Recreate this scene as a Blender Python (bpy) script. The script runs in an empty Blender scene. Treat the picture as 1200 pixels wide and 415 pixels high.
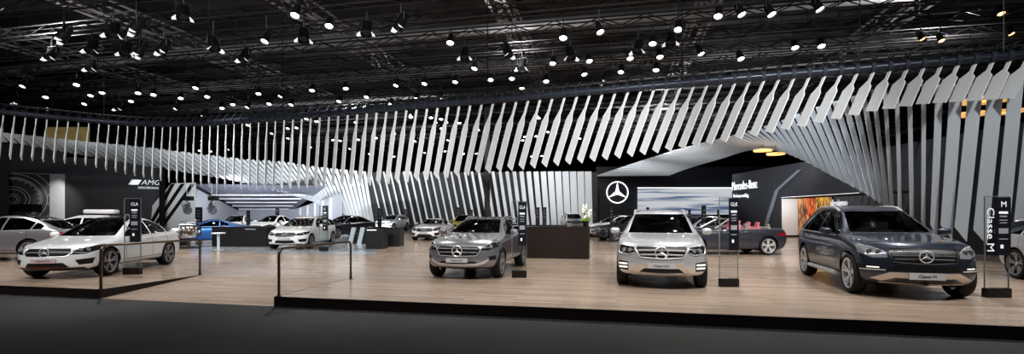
import bpy, bmesh, math, random
import numpy as np
from mathutils import Vector, Matrix
from mathutils.bvhtree import BVHTree
random.seed(7)
PI = math.pi
C = bpy.context.scene.collection
F_PX, CX, HOR, EYE = 570.0, 600.0, 251.0, 1.55

def P(px, py, Y):
    """world point that lies at depth Y behind a spot in the picture"""
    return Vector(((px - CX) / F_PX * Y, Y, EYE + (HOR - py) / F_PX * Y))
def G(px, py):
    """point of the platform floor (z=0)"""
    Y = EYE * F_PX / (py - HOR)
    return Vector(((px - CX) / F_PX * Y, Y, 0))

# ------------------------------------------------------------------ materials
def lin(c):
    return tuple(((v/255)/12.92 if v/255 <= .04045 else ((v/255+.055)/1.055)**2.4) for v in c) + (1,)
def mat(name, col, rough=.5, metal=0, coat=0, emit=None, es=0, noise=0, nscale=8, spec=.5, bump=0):
    m = bpy.data.materials.new(name); m.use_nodes = True
    nt = m.node_tree; b = nt.nodes['Principled BSDF']
    b.inputs['Base Color'].default_value = lin(col)
    b.inputs['Roughness'].default_value = rough
    b.inputs['Metallic'].default_value = metal
    b.inputs['Coat Weight'].default_value = coat
    b.inputs['Coat Roughness'].default_value = .03
    b.inputs['Specular IOR Level'].default_value = spec
    if emit:
        b.inputs['Emission Color'].default_value = lin(emit)
        b.inputs['Emission Strength'].default_value = es
    if noise or bump:
        tc = nt.nodes.new('ShaderNodeTexCoord'); n = nt.nodes.new('ShaderNodeTexNoise')
        n.inputs['Scale'].default_value = nscale; n.inputs['Detail'].default_value = 4
        nt.links.new(tc.outputs['Object'], n.inputs['Vector'])
        if noise:
            r = nt.nodes.new('ShaderNodeValToRGB')
            c0 = lin([max(0, v*(1-noise)) for v in col]); c1 = lin([min(255, v*(1+noise)) for v in col])
            r.color_ramp.elements[0].color = c0; r.color_ramp.elements[1].color = c1
            r.color_ramp.elements[0].position = .3; r.color_ramp.elements[1].position = .7
            nt.links.new(n.outputs['Fac'], r.inputs['Fac']); nt.links.new(r.outputs['Color'], b.inputs['Base Color'])
        if bump:
            bp = nt.nodes.new('ShaderNodeBump'); bp.inputs['Strength'].default_value = bump
            nt.links.new(n.outputs['Fac'], bp.inputs['Height']); nt.links.new(bp.outputs['Normal'], b.inputs['Normal'])
    return m
def glass_mat(name, tint, keep, rough=.02, fres=1.45):
    m = bpy.data.materials.new(name); m.use_nodes = True; nt = m.node_tree
    for n in list(nt.nodes): nt.nodes.remove(n)
    o = nt.nodes.new('ShaderNodeOutputMaterial'); mx = nt.nodes.new('ShaderNodeMixShader')
    t = nt.nodes.new('ShaderNodeBsdfTransparent'); g = nt.nodes.new('ShaderNodeBsdfGlossy'); f = nt.nodes.new('ShaderNodeFresnel')
    t.inputs[0].default_value = tuple(v*keep for v in lin(tint)[:3]) + (1,)
    g.inputs['Roughness'].default_value = rough; g.inputs['Color'].default_value = (.9, .93, .95, 1)
    f.inputs['IOR'].default_value = fres
    nt.links.new(f.outputs[0], mx.inputs[0]); nt.links.new(t.outputs[0], mx.inputs[1]); nt.links.new(g.outputs[0], mx.inputs[2])
    nt.links.new(mx.outputs[0], o.inputs[0]); return m
def paint(name, col, metal=.0, rough=.35, coat=1.0, flake=0):
    """car paint outside, dark lining on the inner face of the shell"""
    m = mat(name, col, rough, metal, coat); nt = m.node_tree
    b = nt.nodes['Principled BSDF']; o = nt.nodes['Material Output']
    g = nt.nodes.new('ShaderNodeNewGeometry'); mx = nt.nodes.new('ShaderNodeMixShader'); d = nt.nodes.new('ShaderNodeBsdfDiffuse')
    d.inputs['Color'].default_value = (.02, .02, .022, 1)
    nt.links.new(g.outputs['Backfacing'], mx.inputs[0]); nt.links.new(b.outputs[0], mx.inputs[1]); nt.links.new(d.outputs[0], mx.inputs[2])
    nt.links.new(mx.outputs[0], o.inputs[0])
    if flake:
        tc = nt.nodes.new('ShaderNodeTexCoord'); n = nt.nodes.new('ShaderNodeTexNoise'); n.inputs['Scale'].default_value = 400
        r = nt.nodes.new('ShaderNodeValToRGB'); r.color_ramp.elements[0].color = lin([v*(1-flake) for v in col]); r.color_ramp.elements[1].color = lin([min(255, v*(1+flake)) for v in col])
        nt.links.new(tc.outputs['Object'], n.inputs['Vector']); nt.links.new(n.outputs['Fac'], r.inputs['Fac']); nt.links.new(r.outputs['Color'], b.inputs['Base Color'])
    return m

M = dict(
    tyre=mat('tyre rubber', (22, 22, 24), .75, noise=.15, nscale=40),
    rim=mat('silver alloy', (214, 216, 220), .3, .5),
    rim_dark=mat('dark alloy', (150, 152, 156), .3, .5),
    chrome=mat('chrome', (228, 230, 233), .2, .55),
    satin=mat('satin silver', (205, 206, 208), .3, .4),
    rose=mat('brushed skid metal', (206, 194, 184), .3, .4),
    black=mat('black trim', (16, 16, 18), .45),
    gloss_black=mat('gloss black', (10, 10, 12), .12, coat=.6),
    grille=mat('grille dark', (24, 25, 28), .4, .3),
    lamp=mat('headlight inside', (160, 164, 170), .12, .4, coat=.8),
    lampbase=mat('headlight bowl', (54, 57, 62), .12, .5, coat=.8),
    lampdark=mat('headlight dark', (118, 122, 128), .12, .5, coat=.8),
    led=mat('white led', (225, 222, 212), .3, emit=(255, 250, 235), es=.4),
    tail=mat('tail light red', (150, 12, 20), .15, coat=.8),
    plate=mat('licence plate', (178, 178, 182), .4),
    plate_rose=mat('licence plate rose', (190, 170, 172), .4),
    ink=mat('dark ink', (60, 60, 66), .6),
    interior=mat('interior black', (84, 86, 88), .6),
    seat=mat('seat leather', (150, 148, 142), .55),
    seat_red=mat('seat leather red', (196, 120, 132), .5),
    disc=mat('brake disc', (120, 120, 124), .35, .9),
    red=mat('red strip', (150, 25, 35), .4),
    glass=glass_mat('tinted car glass', (205, 215, 215), .9, fres=1.8),
    glass_dark=glass_mat('dark car glass', (150, 158, 160), .5, fres=1.7),
    indicator=mat('amber indicator', (220, 120, 40), .3),
)
# ------------------------------------------------------------------ object helpers
def tag(o, label=None, cat=None, group=None, kind=None):
    if label: o['label'] = label
    if cat: o['category'] = cat
    if group: o['group'] = group
    if kind: o['kind'] = kind
    return o
def empty(name, loc=(0, 0, 0), rz=0, label=None, cat=None, group=None):
    o = bpy.data.objects.new(name, None); C.objects.link(o); o.location = loc; o.rotation_euler = (0, 0, rz)
    o.empty_display_size = .1
    return tag(o, label, cat, group)
def link(name, bm, m, parent=None, smooth=False, loc=None, rz=None, angle=None):
    """one mesh object out of a bmesh"""
    me = bpy.data.meshes.new(name); bm.normal_update(); bm.to_mesh(me); bm.free()
    for x in (m if isinstance(m, (list, tuple)) else [m]): me.materials.append(x)
    if smooth:
        me.polygons.foreach_set('use_smooth', [True]*len(me.polygons))
        if angle: me.set_sharp_from_angle(angle=math.radians(angle))
    o = bpy.data.objects.new(name, me); C.objects.link(o)
    if parent: o.parent = parent
    if loc is not None: o.location = loc
    if rz is not None: o.rotation_euler = (0, 0, rz)
    return o
def dup(o, parent=None, sub=None, child_label=True):
    c = o.copy(); C.objects.link(c); c.parent = parent
    if sub:
        for i, s in enumerate(c.material_slots):
            if s.material in sub:
                s.link = 'OBJECT'; s.material = sub[c.data.materials[i]]
    for ch in o.children: dup(ch, c, sub)
    return c
def box(bm, c, s, rot=None, bev=0):
    r = bmesh.ops.create_cube(bm, size=1)
    mx = Matrix.Translation(c) @ (rot.to_4x4() if rot else Matrix.Identity(4)) @ Matrix.Diagonal((s[0], s[1], s[2], 1))
    bmesh.ops.transform(bm, matrix=mx, verts=r['verts'])
    if bev:
        es = list({e for v in r['verts'] for e in v.link_edges})
        bmesh.ops.bevel(bm, geom=es, offset=bev, segments=2, affect='EDGES', profile=.5)
    return bm
def cyl(bm, a, b, r, n=10, r2=None, caps=True):
    a, b = Vector(a), Vector(b); d = b-a
    q = d.to_track_quat('Z', 'Y').to_matrix().to_4x4()
    bmesh.ops.create_cone(bm, cap_ends=caps, segments=n, radius1=r, radius2=(r if r2 is None else r2), depth=d.length, matrix=Matrix.Translation((a+b)/2) @ q)
    return bm
def tube(bm, pts, r, n=8, closed=False):
    pts = [Vector(p) for p in pts]; rings = []; N = len(pts); up = None
    for i, p in enumerate(pts):
        t = (pts[(i+1) % N]-pts[i-1]) if closed else (pts[min(i+1, N-1)]-pts[max(i-1, 0)])
        t.normalize()
        if up is None:
            up = Vector((0, 0, 1)) if abs(t.z) < .9 else Vector((1, 0, 0))
        u = (up - t*up.dot(t)).normalized(); w = t.cross(u); up = u
        rr = r[i] if isinstance(r, (list, tuple)) else r
        rings.append([bm.verts.new(p + (u*math.cos(2*PI*k/n) + w*math.sin(2*PI*k/n))*rr) for k in range(n)])
    for i in range(N if closed else N-1):
        a, b = rings[i], rings[(i+1) % N]
        for k in range(n): bm.faces.new((a[k], a[(k+1) % n], b[(k+1) % n], b[k]))
    if not closed:
        bm.faces.new(rings[0][::-1]); bm.faces.new(rings[-1])
    return bm
def lathe(bm, prof, n=24, axis='y', org=(0, 0, 0)):
    """prof: (radius, along)"""
    rings = []; org = Vector(org)
    for (r, h) in prof:
        ring = []
        for k in range(n):
            a = 2*PI*k/n; c, s = r*math.cos(a), r*math.sin(a)
            v = Vector((c, h, s)) if axis == 'y' else (Vector((c, s, h)) if axis == 'z' else Vector((h, c, s)))
            ring.append(bm.verts.new(org+v))
        rings.append(ring)
    for a, b in zip(rings, rings[1:]):
        for k in range(n): bm.faces.new((a[k], a[(k+1) % n], b[(k+1) % n], b[k]))
    return bm
def prism(bm, poly, d, mi=0):
    """poly: list of Vectors (planar), extruded by vector d"""
    a = [bm.verts.new(Vector(p)) for p in poly]; b = [bm.verts.new(Vector(p)+Vector(d)) for p in poly]; n = len(a)
    fs = [bm.faces.new(a[::-1]), bm.faces.new(b)] + [bm.faces.new((a[i], a[(i+1) % n], b[(i+1) % n], b[i])) for i in range(n)]
    for f in fs: f.material_index = mi
    return bm
def nb(): return bmesh.new()
def text_bm(s, size=1, depth=.02, sx=1, align='CENTER', shear=0):
    cu = bpy.data.curves.new('t', 'FONT'); cu.body = s; cu.size = size; cu.extrude = depth; cu.align_x = align; cu.align_y = 'CENTER'; cu.shear = shear
    cu.resolution_u = 3
    o = bpy.data.objects.new('t', cu); C.objects.link(o)
    dg = bpy.context.evaluated_depsgraph_get(); dg.update()
    me = bpy.data.meshes.new_from_object(o.evaluated_get(dg))
    bm = nb(); bm.from_mesh(me); bpy.data.meshes.remove(me); bpy.data.objects.remove(o); bpy.data.curves.remove(cu)
    bmesh.ops.scale(bm, vec=(sx, 1, 1), verts=bm.verts)
    return bm
def place_bm(bm, origin, xdir, ydir):
    x, y = Vector(xdir).normalized(), Vector(ydir).normalized(); z = x.cross(y)
    mx = Matrix((x, y, z)).transposed().to_4x4(); mx.translation = Vector(origin)
    bmesh.ops.transform(bm, matrix=mx, verts=bm.verts); return bm
def star_bm(R, t, w=.09, n=28):
    """ring with three ridged arms, in the local xy plane, facing +z"""
    bm = nb()
    tube(bm, [(R*math.cos(2*PI*k/n), R*math.sin(2*PI*k/n), 0) for k in range(n)], R*w, 6, True)
    hub = bm.verts.new((0, 0, t)); tips = []; ins = []
    for k in range(3):
        a = PI/2 + k*2*PI/3; tips.append(bm.verts.new((R*math.cos(a), R*math.sin(a), 0)))
        b = a + PI/3; ins.append(bm.verts.new((R*.2*math.cos(b), R*.2*math.sin(b), 0)))
    for k in range(3):
        bm.faces.new((hub, ins[k-1], tips[k])); bm.faces.new((hub, tips[k], ins[k]))
    return bm
ONES = ['', 'first', 'second', 'third', 'fourth', 'fifth', 'sixth', 'seventh', 'eighth', 'ninth', 'tenth', 'eleventh', 'twelfth', 'thirteenth', 'fourteenth', 'fifteenth', 'sixteenth', 'seventeenth', 'eighteenth', 'nineteenth']
TENS = {2: ('twenty', 'twentieth'), 3: ('thirty', 'thirtieth'), 4: ('forty', 'fortieth'), 5: ('fifty', 'fiftieth'), 6: ('sixty', 'sixtieth'), 7: ('seventy', 'seventieth'), 8: ('eighty', 'eightieth'), 9: ('ninety', 'ninetieth')}
def ordinal(n):
    if n < 20: return ONES[n]
    if n >= 100: return 'hundred-and-' + ordinal(n-100) if n > 100 else 'hundredth'
    t, o = divmod(n, 10)
    return TENS[t][1] if o == 0 else TENS[t][0] + '-' + ONES[o]
# ------------------------------------------------------------------ cars
# car frame: x forward, front axle at x=0, z=0 the ground
CLA = dict(W=.89, wb=2.70, wr=.348, zs=.20, ynose=.60, ytail=.62, bowF=.34, bowR=.22, glass_roof=True, crown=.035,
    nose=[(.80, .19), (.93, .28), (.94, .46), (.92, .62), (.87, .71), (.74, .79)],
    tail=[(-3.52, .30), (-3.66, .38), (-3.71, .58), (-3.70, .78), (-3.66, .93), (-3.58, 1.0)],
    st=[(.45, .97, .74, .845, .68), (.02, 1, .83, .92, .73), (-.40, 1, .88, .985, .75), (-.58, 1, .895, 1.015, .75),
        (-1.28, 1, .93, 1.42, .57), (-1.62, 1, .945, 1.495, .56), (-2.25, 1, .965, 1.47, .54), (-2.80, .99, .985, 1.31, .52), (-3.18, .965, .99, 1.11, .57), (-3.46, .93, .98, 1.05, .60)],
    win=[(-.80, -1.80), (-1.86, -2.66), (-2.72, -2.98)], doors=[-.62, -1.83, -2.62],
    ws=(.985, .66, 1.42, .475), rw=(1.02, .50, 1.30, .44), hl=[(.46, .585), (.50, .685), (.72, .79), (.86, .82), (.87, .69), (.72, .595)],
    tl=[(.42, .80), (.42, .92), (.80, .92), (.84, .80)],
    grille=[(.0, .735), (.44, .725), (.50, .64), (.42, .555), (0, .545)], bars=[.64], star=(.64, .105), plate=(.45, .26, .05),
    intake=[(0, .40), (.36, .40), (.47, .29), (0, .27)], side_intake=[(.56, .46), (.83, .50), (.80, .36), (.62, .34)], lip='black', redline=True, spokes=5)
WAGON = dict(W=.905, wb=2.84, wr=.335, zs=.20, ynose=.62, ytail=.66, bowF=.30, bowR=.16, crown=.035,
    nose=[(.72, .19), (.83, .28), (.84, .46), (.82, .62), (.77, .72), (.64, .80)],
    tail=[(-3.62, .30), (-3.74, .40), (-3.78, .60), (-3.76, .82), (-3.70, 1.0), (-3.42, 1.36)],
    st=[(.40, .97, .76, .86, .68), (.02, 1, .84, .93, .74), (-.45, 1, .89, 1.0, .76), (-.66, 1, .905, 1.03, .76),
        (-1.34, 1, .94, 1.385, .58), (-1.68, 1, .95, 1.45, .57), (-2.30, 1, .96, 1.46, .56), (-2.85, .995, .97, 1.44, .55), (-3.20, .98, .98, 1.41, .54), (-3.36, .965, .98, 1.385, .53)],
    win=[(-.86, -1.86), (-1.93, -2.70), (-2.77, -3.36)], doors=[-.66, -1.90, -2.72],
    ws=(1.0, .67, 1.345, .50), rw=(1.02, .58, 1.33, .48), hl=[(.44, .62), (.48, .72), (.72, .785), (.87, .79), (.86, .68), (.66, .62)],
    tl=[(.52, .74), (.52, .90), (.80, .93), (.86, .80)],
    grille=[(0, .745), (.38, .74), (.47, .67), (.38, .575), (0, .56)], bars=[.69, .62], star=(.66, .11), plate=(.47, .26, .055),
    intake=[(0, .42), (.36, .42), (.44, .30), (0, .27)], side_intake=[(.54, .45), (.84, .48), (.82, .35), (.60, .33)], lip='chrome', rails=True, spokes=5, rail_mat='chrome')
GLA = dict(W=.90, wb=2.70, wr=.345, zs=.27, ynose=.64, ytail=.66, bowF=.30, bowR=.2, glass_roof=True, crown=.035,
    nose=[(.74, .25), (.86, .36), (.87, .54), (.85, .74), (.80, .84), (.66, .925)],
    tail=[(-3.42, .36), (-3.54, .46), (-3.57, .66), (-3.55, .88), (-3.48, 1.04), (-3.20, 1.32)],
    st=[(.42, .97, .86, .965, .68), (.02, 1, .93, 1.03, .73), (-.40, 1, .965, 1.075, .75), (-.60, 1, .975, 1.10, .75),
        (-1.26, 1, 1.0, 1.42, .59), (-1.60, 1, 1.01, 1.485, .58), (-2.15, 1, 1.03, 1.49, .57), (-2.60, .995, 1.045, 1.455, .56), (-2.95, .98, 1.06, 1.40, .55), (-3.14, .965, 1.06, 1.35, .54)],
    win=[(-.80, -1.80), (-1.87, -2.58), (-2.65, -3.05)], doors=[-.62, -1.84, -2.60],
    ws=(1.07, .67, 1.41, .505), rw=(1.08, .56, 1.30, .48), hl=[(.50, .70), (.56, .79), (.74, .90), (.86, .90), (.86, .77), (.70, .70)],
    tl=[(.50, .86), (.50, 1.0), (.80, 1.0), (.86, .88)],
    grille=[(0, .81), (.46, .80), (.53, .72), (.45, .585), (0, .57)], bars=[.74, .655], star=(.69, .12), plate=(.475, .26, .05),
    intake=[(0, .45), (.40, .45), (.52, .40), (0, .36)], side_intake=[(.70, .56), (.84, .58), (.84, .48), (.72, .47)], lip='satin', lip_shape='bar', rails=True, rail_mat='paint', spokes=5, cladding=True)
GLK = dict(W=.93, wb=2.755, wr=.365, zs=.28, ynose=.70, ytail=.72, bowF=.22, bowR=.12, crown=.03,
    nose=[(.68, .26), (.79, .34), (.81, .50), (.81, .72), (.79, .86), (.64, .955)],
    tail=[(-3.50, .36), (-3.64, .46), (-3.68, .70), (-3.67, .95), (-3.62, 1.12), (-3.40, 1.58)],
    st=[(.42, .975, .90, 1.00, .73), (.02, 1, .98, 1.065, .76), (-.40, 1, 1.03, 1.125, .78), (-.58, 1, 1.045, 1.15, .78),
        (-1.14, 1, 1.07, 1.58, .63), (-1.42, 1, 1.075, 1.655, .625), (-2.2, 1, 1.085, 1.68, .62), (-2.85, 1, 1.10, 1.66, .61), (-3.20, .99, 1.12, 1.63, .60), (-3.36, .98, 1.13, 1.60, .595)],
    win=[(-.74, -1.74), (-1.82, -2.62), (-2.72, -3.28)], doors=[-.58, -1.78, -2.68],
    ws=(1.125, .705, 1.55, .565), rw=(1.16, .62, 1.54, .54), hl=[(.515, .745), (.545, .865), (.80, .905), (.885, .87), (.87, .73), (.64, .70)],
    tl=[(.62, .90), (.62, 1.10), (.86, 1.10), (.90, .90)],
    grille=[(0, .885), (.47, .885), (.52, .84), (.42, .665), (0, .64)], bars=[.80, .715], star=(.76, .125), plate=(.495, .27, .052),
    intake=[(0, .44), (.40, .44), (.50, .36), (0, .34)], side_intake=[(.66, .56), (.87, .58), (.86, .39), (.66, .38)], lip='rose', lip_shape='trapeze', rails=True, rail_mat='satin', spokes=5, drl='stack', chunky=True)
ML = dict(W=.965, wb=2.915, wr=.39, zs=.27, ynose=.68, ytail=.70, bowF=.30, bowR=.2, crown=.04,
    nose=[(.70, .26), (.82, .34), (.84, .52), (.83, .74), (.78, .89), (.62, 1.0)],
    tail=[(-3.74, .38), (-3.90, .48), (-3.95, .72), (-3.93, .98), (-3.86, 1.14), (-3.50, 1.58)],
    st=[(.42, .97, .94, 1.05, .72), (.02, 1, 1.02, 1.115, .77), (-.42, 1, 1.075, 1.185, .79), (-.62, 1, 1.085, 1.21, .79),
        (-1.32, 1, 1.10, 1.66, .64), (-1.64, 1, 1.105, 1.735, .635), (-2.4, 1, 1.115, 1.76, .63), (-3.0, 1, 1.13, 1.73, .62), (-3.32, .985, 1.15, 1.69, .61), (-3.46, .97, 1.16, 1.62, .605)],
    win=[(-.82, -1.92), (-2.0, -2.78), (-2.86, -3.44)], doors=[-.64, -1.96, -2.82],
    ws=(1.185, .71, 1.615, .565), rw=(1.2, .62, 1.56, .54), hl=[(.54, .76), (.56, .87), (.74, .955), (.90, .98), (.91, .83), (.74, .745)],
    tl=[(.56, .92), (.56, 1.10), (.86, 1.12), (.92, .94)],
    grille=[(0, .93), (.49, .925), (.54, .87), (.46, .68), (0, .655)], bars=[.87, .80, .735], star=(.79, .105), plate=(.445, .27, .06),
    intake=[(0, .38), (.42, .38), (.50, .33), (0, .30)], side_intake=[(.62, .60), (.92, .62), (.92, .525), (.60, .51)], lip='rose', lip_shape='wide', rails=True, rail_mat='satin', spokes=5, drl='line', steps=True, upper_intake=[(0, .625), (.44, .625), (.56, .53), (0, .52)])
SL = dict(W=.92, wb=2.585, wr=.345, zs=.17, ynose=.64, ytail=.64, bowF=.34, bowR=.2, crown=.035,
    nose=[(.80, .18), (.94, .27), (.95, .46), (.92, .62), (.87, .71), (.74, .78)],
    tail=[(-3.32, .30), (-3.45, .40), (-3.50, .58), (-3.48, .76), (-3.44, .88), (-3.36, .95)],
    st=[(.45, .97, .74, .84, .70), (.02, 1, .81, .90, .75), (-.55, 1, .85, .95, .77), (-.80, 1, .86, .97, .77),
        (-1.42, 1, .88, 1.25, .56), (-1.66, 1, .89, 1.305, .55), (-2.05, 1, .90, 1.28, .53), (-2.50, 1, .92, 1.10, .55), (-2.85, .98, .92, 1.0, .62), (-3.25, .94, .91, .97, .64)],
    win=[(-1.0, -1.95), (-2.0, -2.36)], doors=[-.78, -2.05],
    ws=(.955, .68, 1.22, .49), rw=(1.0, .48, 1.22, .44), hl=[(.48, .58), (.52, .72), (.70, .80), (.86, .80), (.86, .66), (.70, .58)],
    tl=[(.56, .71), (.56, .82), (.84, .83), (.875, .74)],
    grille=[(0, .72), (.44, .715), (.52, .62), (.42, .54), (0, .525)], bars=[.62], star=(.62, .12), plate=(.44, .26, .055),
    intake=[(0, .39), (.36, .39), (.48, .27), (0, .25)], side_intake=[(.56, .44), (.84, .48), (.82, .33), (.60, .30)], lip='black', spokes=5)
CABRIO = dict(SL, W=.895, wb=2.76, wr=.345, open=True, zs=.19,
    tail=[(-3.55, .30), (-3.70, .40), (-3.74, .60), (-3.72, .80), (-3.66, .93), (-3.56, 1.0)],
    st=[(.45, .97, .76, .86, .70), (.02, 1, .84, .93, .74), (-.55, 1, .90, .985, .76), (-.80, 1, .91, 1.0, .76),
        (-1.3, 1, .92, 1.0, .76), (-1.8, 1, .93, 1.0, .76), (-2.3, 1, .94, 1.01, .75), (-2.75, 1, .95, 1.03, .74), (-3.1, .98, .95, 1.04, .70), (-3.42, .94, .94, 1.02, .66)],
    win=[], doors=[-.75, -2.1])

def car_shell(T):
    """a control cage (nose, ten ribs, tail) smoothed twice"""
    W = T['W']; N = len(T['st']); bm = nb(); cols = []
    js = [(1, .0), (.62, .65), (0, 1)]            # share of the top half-width, share of the crown
    def top_bow(i, fr):                           # the windscreen bows forward at its middle
        return {3: .13, 4: .10, 5: .05}.get(i, 0)*(1-fr*fr)
    def rib(i):
        x, p, zb, zt, yt = T['st'][i]; w = W*p; zs = T['zs']; cab = zt-zb > .2
        side = [(w*.93, zs), (w*.99, zs+.16), (w*1.0, (zs+zb)*.52), (w*.985, zb-.09), (w*(.945 if cab else .95), zb if cab else zb+.01), (yt, zt-T['crown'])]
        pts = [Vector((x, y, z)) for y, z in side]
        pts += [Vector((x+top_bow(i, f), yt*f, zt-T['crown']*(1-c))) for f, c in js[1:]]
        return pts
    def full(pts):                                # right to left, bottom closed later
        v = [bm.verts.new(p) for p in pts]
        return v[:-1] + [v[-1]] + [bm.verts.new((p.x, -p.y, p.z)) for p in pts[:-1]][::-1]
    ribs = [full(rib(i)) for i in range(N)]
    for a, b in zip(ribs, ribs[1:]):
        for k in range(len(a)-1): bm.faces.new((a[k], a[k+1], b[k+1], b[k]))
    nb_ = []                                      # floor strip
    for r in ribs:
        nb_.append(bm.verts.new((r[0].co.x, 0, T['zs'])))
    for i in range(N-1):
        for s, e in ((0, 1), (-1, -1)):
            f = (ribs[i][s], ribs[i+1][s], nb_[i+1], nb_[i]); bm.faces.new(f if e == 1 else f[::-1])
    def cap(prof, yend, bow, rb, nbv, sgn):
        fr = [1, .62, 0]; grid = []
        pw = T['st'][0 if sgn > 0 else -1][1]
        for k in range(6):
            x, z = prof[k]; row = []
            yk = (W*pw*(.86, .90, .91, .90, .86)[k] if k < 5 else yend)
            for j, f in enumerate(fr):
                row.append(Vector((x - sgn*bow*abs(f)**2.6, yk*f, z + (T['crown']*.5*(1-f*f) if k == 5 else 0))))
            grid.append(row)
        V = [[None]*5 for _ in range(6)]
        for k in range(6):
            for j in range(3):
                V[k][j] = bm.verts.new(grid[k][j])
                if j < 2: c = grid[k][j]; V[k][4-j] = bm.verts.new((c.x, -c.y, c.z))
        F = lambda *v: bm.faces.new(v if sgn > 0 else v[::-1])
        for k in range(5):
            for j in range(4): F(V[k][j], V[k+1][j], V[k+1][j+1], V[k][j+1])
        n = len(rb)
        for k in range(5):
            F(rb[k], rb[k+1], V[k+1][0], V[k][0]); F(V[k][4], V[k+1][4], rb[n-2-k], rb[n-1-k])
        for j in range(2): F(rb[5+j], rb[6+j], V[5][j+1], V[5][j])
        for j in range(2): F(rb[7+j], rb[8+j], V[5][3+j], V[5][2+j])
        F(V[0][0], V[0][1], nbv, rb[0]); F(V[0][1], V[0][2], nbv); F(V[0][2], V[0][3], nbv); F(V[0][3], V[0][4], rb[n-1], nbv)
    cap(T['nose'], T['ynose'], T['bowF'], ribs[0], nb_[0], 1)
    cap(T['tail'], T['ytail'], T['bowR'], ribs[-1], nb_[-1], -1)
    bmesh.ops.recalc_face_normals(bm, faces=bm.faces)
    me = bpy.data.meshes.new('s'); bm.to_mesh(me); bm.free()
    o = bpy.data.objects.new('s', me); C.objects.link(o); md = o.modifiers.new('s', 'SUBSURF'); md.levels = md.render_levels = 2
    dg = bpy.context.evaluated_depsgraph_get(); dg.update()
    m2 = bpy.data.meshes.new_from_object(o.evaluated_get(dg)); b2 = nb(); b2.from_mesh(m2)
    bpy.data.objects.remove(o); bpy.data.meshes.remove(me); bpy.data.meshes.remove(m2)
    b2.normal_update(); return b2

def cut_panel(bm, poly, ax, flt):
    """slice the faces that pass flt along a convex outline seen along one axis; returns the faces inside"""
    a, b = [k for k in range(3) if k != ax]
    pl = [Vector((p[0], p[1])) for p in poly]; c = sum(pl, Vector((0, 0)))/len(pl)
    lo = [min(p[k] for p in pl)-.01 for k in (0, 1)]; hi = [max(p[k] for p in pl)+.01 for k in (0, 1)]
    def near():
        out = []
        for f in bm.faces:
            if not flt(f): continue
            us = [v.co[a] for v in f.verts]; vs = [v.co[b] for v in f.verts]
            if max(us) < lo[0] or min(us) > hi[0] or max(vs) < lo[1] or min(vs) > hi[1]: continue
            out.append(f)
        return out
    planes = []
    for i in range(len(pl)):
        p, q = pl[i], pl[(i+1) % len(pl)]; d = q-p
        if d.length < 1e-4: continue
        n2 = Vector((d.y, -d.x)).normalized()
        if n2.dot(c-p) > 0: n2 = -n2
        no = Vector((0, 0, 0)); no[a], no[b] = n2; co = Vector((0, 0, 0)); co[a], co[b] = p
        planes.append((co, no))
    for co, no in planes:
        fs = near()
        geom = list({e for f in fs for e in f.edges}) + fs + list({v for f in fs for v in f.verts})
        if fs: bmesh.ops.bisect_plane(bm, geom=geom, dist=1e-5, plane_co=co, plane_no=no)
    bm.normal_update()
    return [f for f in near() if all((f.calc_center_median()-co).dot(no) < 1e-5 for co, no in planes)]
def take(bm, faces, off=None):
    """lift faces out of the shell as a new mesh; off makes it a pocket or a raised block with side walls"""
    if not faces: return None
    new = nb(); mp = {}
    for f in faces:
        for v in f.verts:
            if v not in mp: mp[v] = new.verts.new(v.co)
        try: new.faces.new([mp[v] for v in f.verts])
        except ValueError: pass
    bmesh.ops.delete(bm, geom=faces, context='FACES')
    if off is not None:
        r = bmesh.ops.extrude_face_region(new, geom=list(new.faces))
        bmesh.ops.translate(new, vec=off, verts=[g for g in r['geom'] if isinstance(g, bmesh.types.BMVert)])
        bmesh.ops.recalc_face_normals(new, faces=new.faces)
    new.normal_update(); return new
def mirror_poly(half): # points with y >= 0, from top centre round to bottom centre
    return [(y, z) for y, z in half] + [(-y, z) for y, z in half[::-1] if y > 1e-6]

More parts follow.
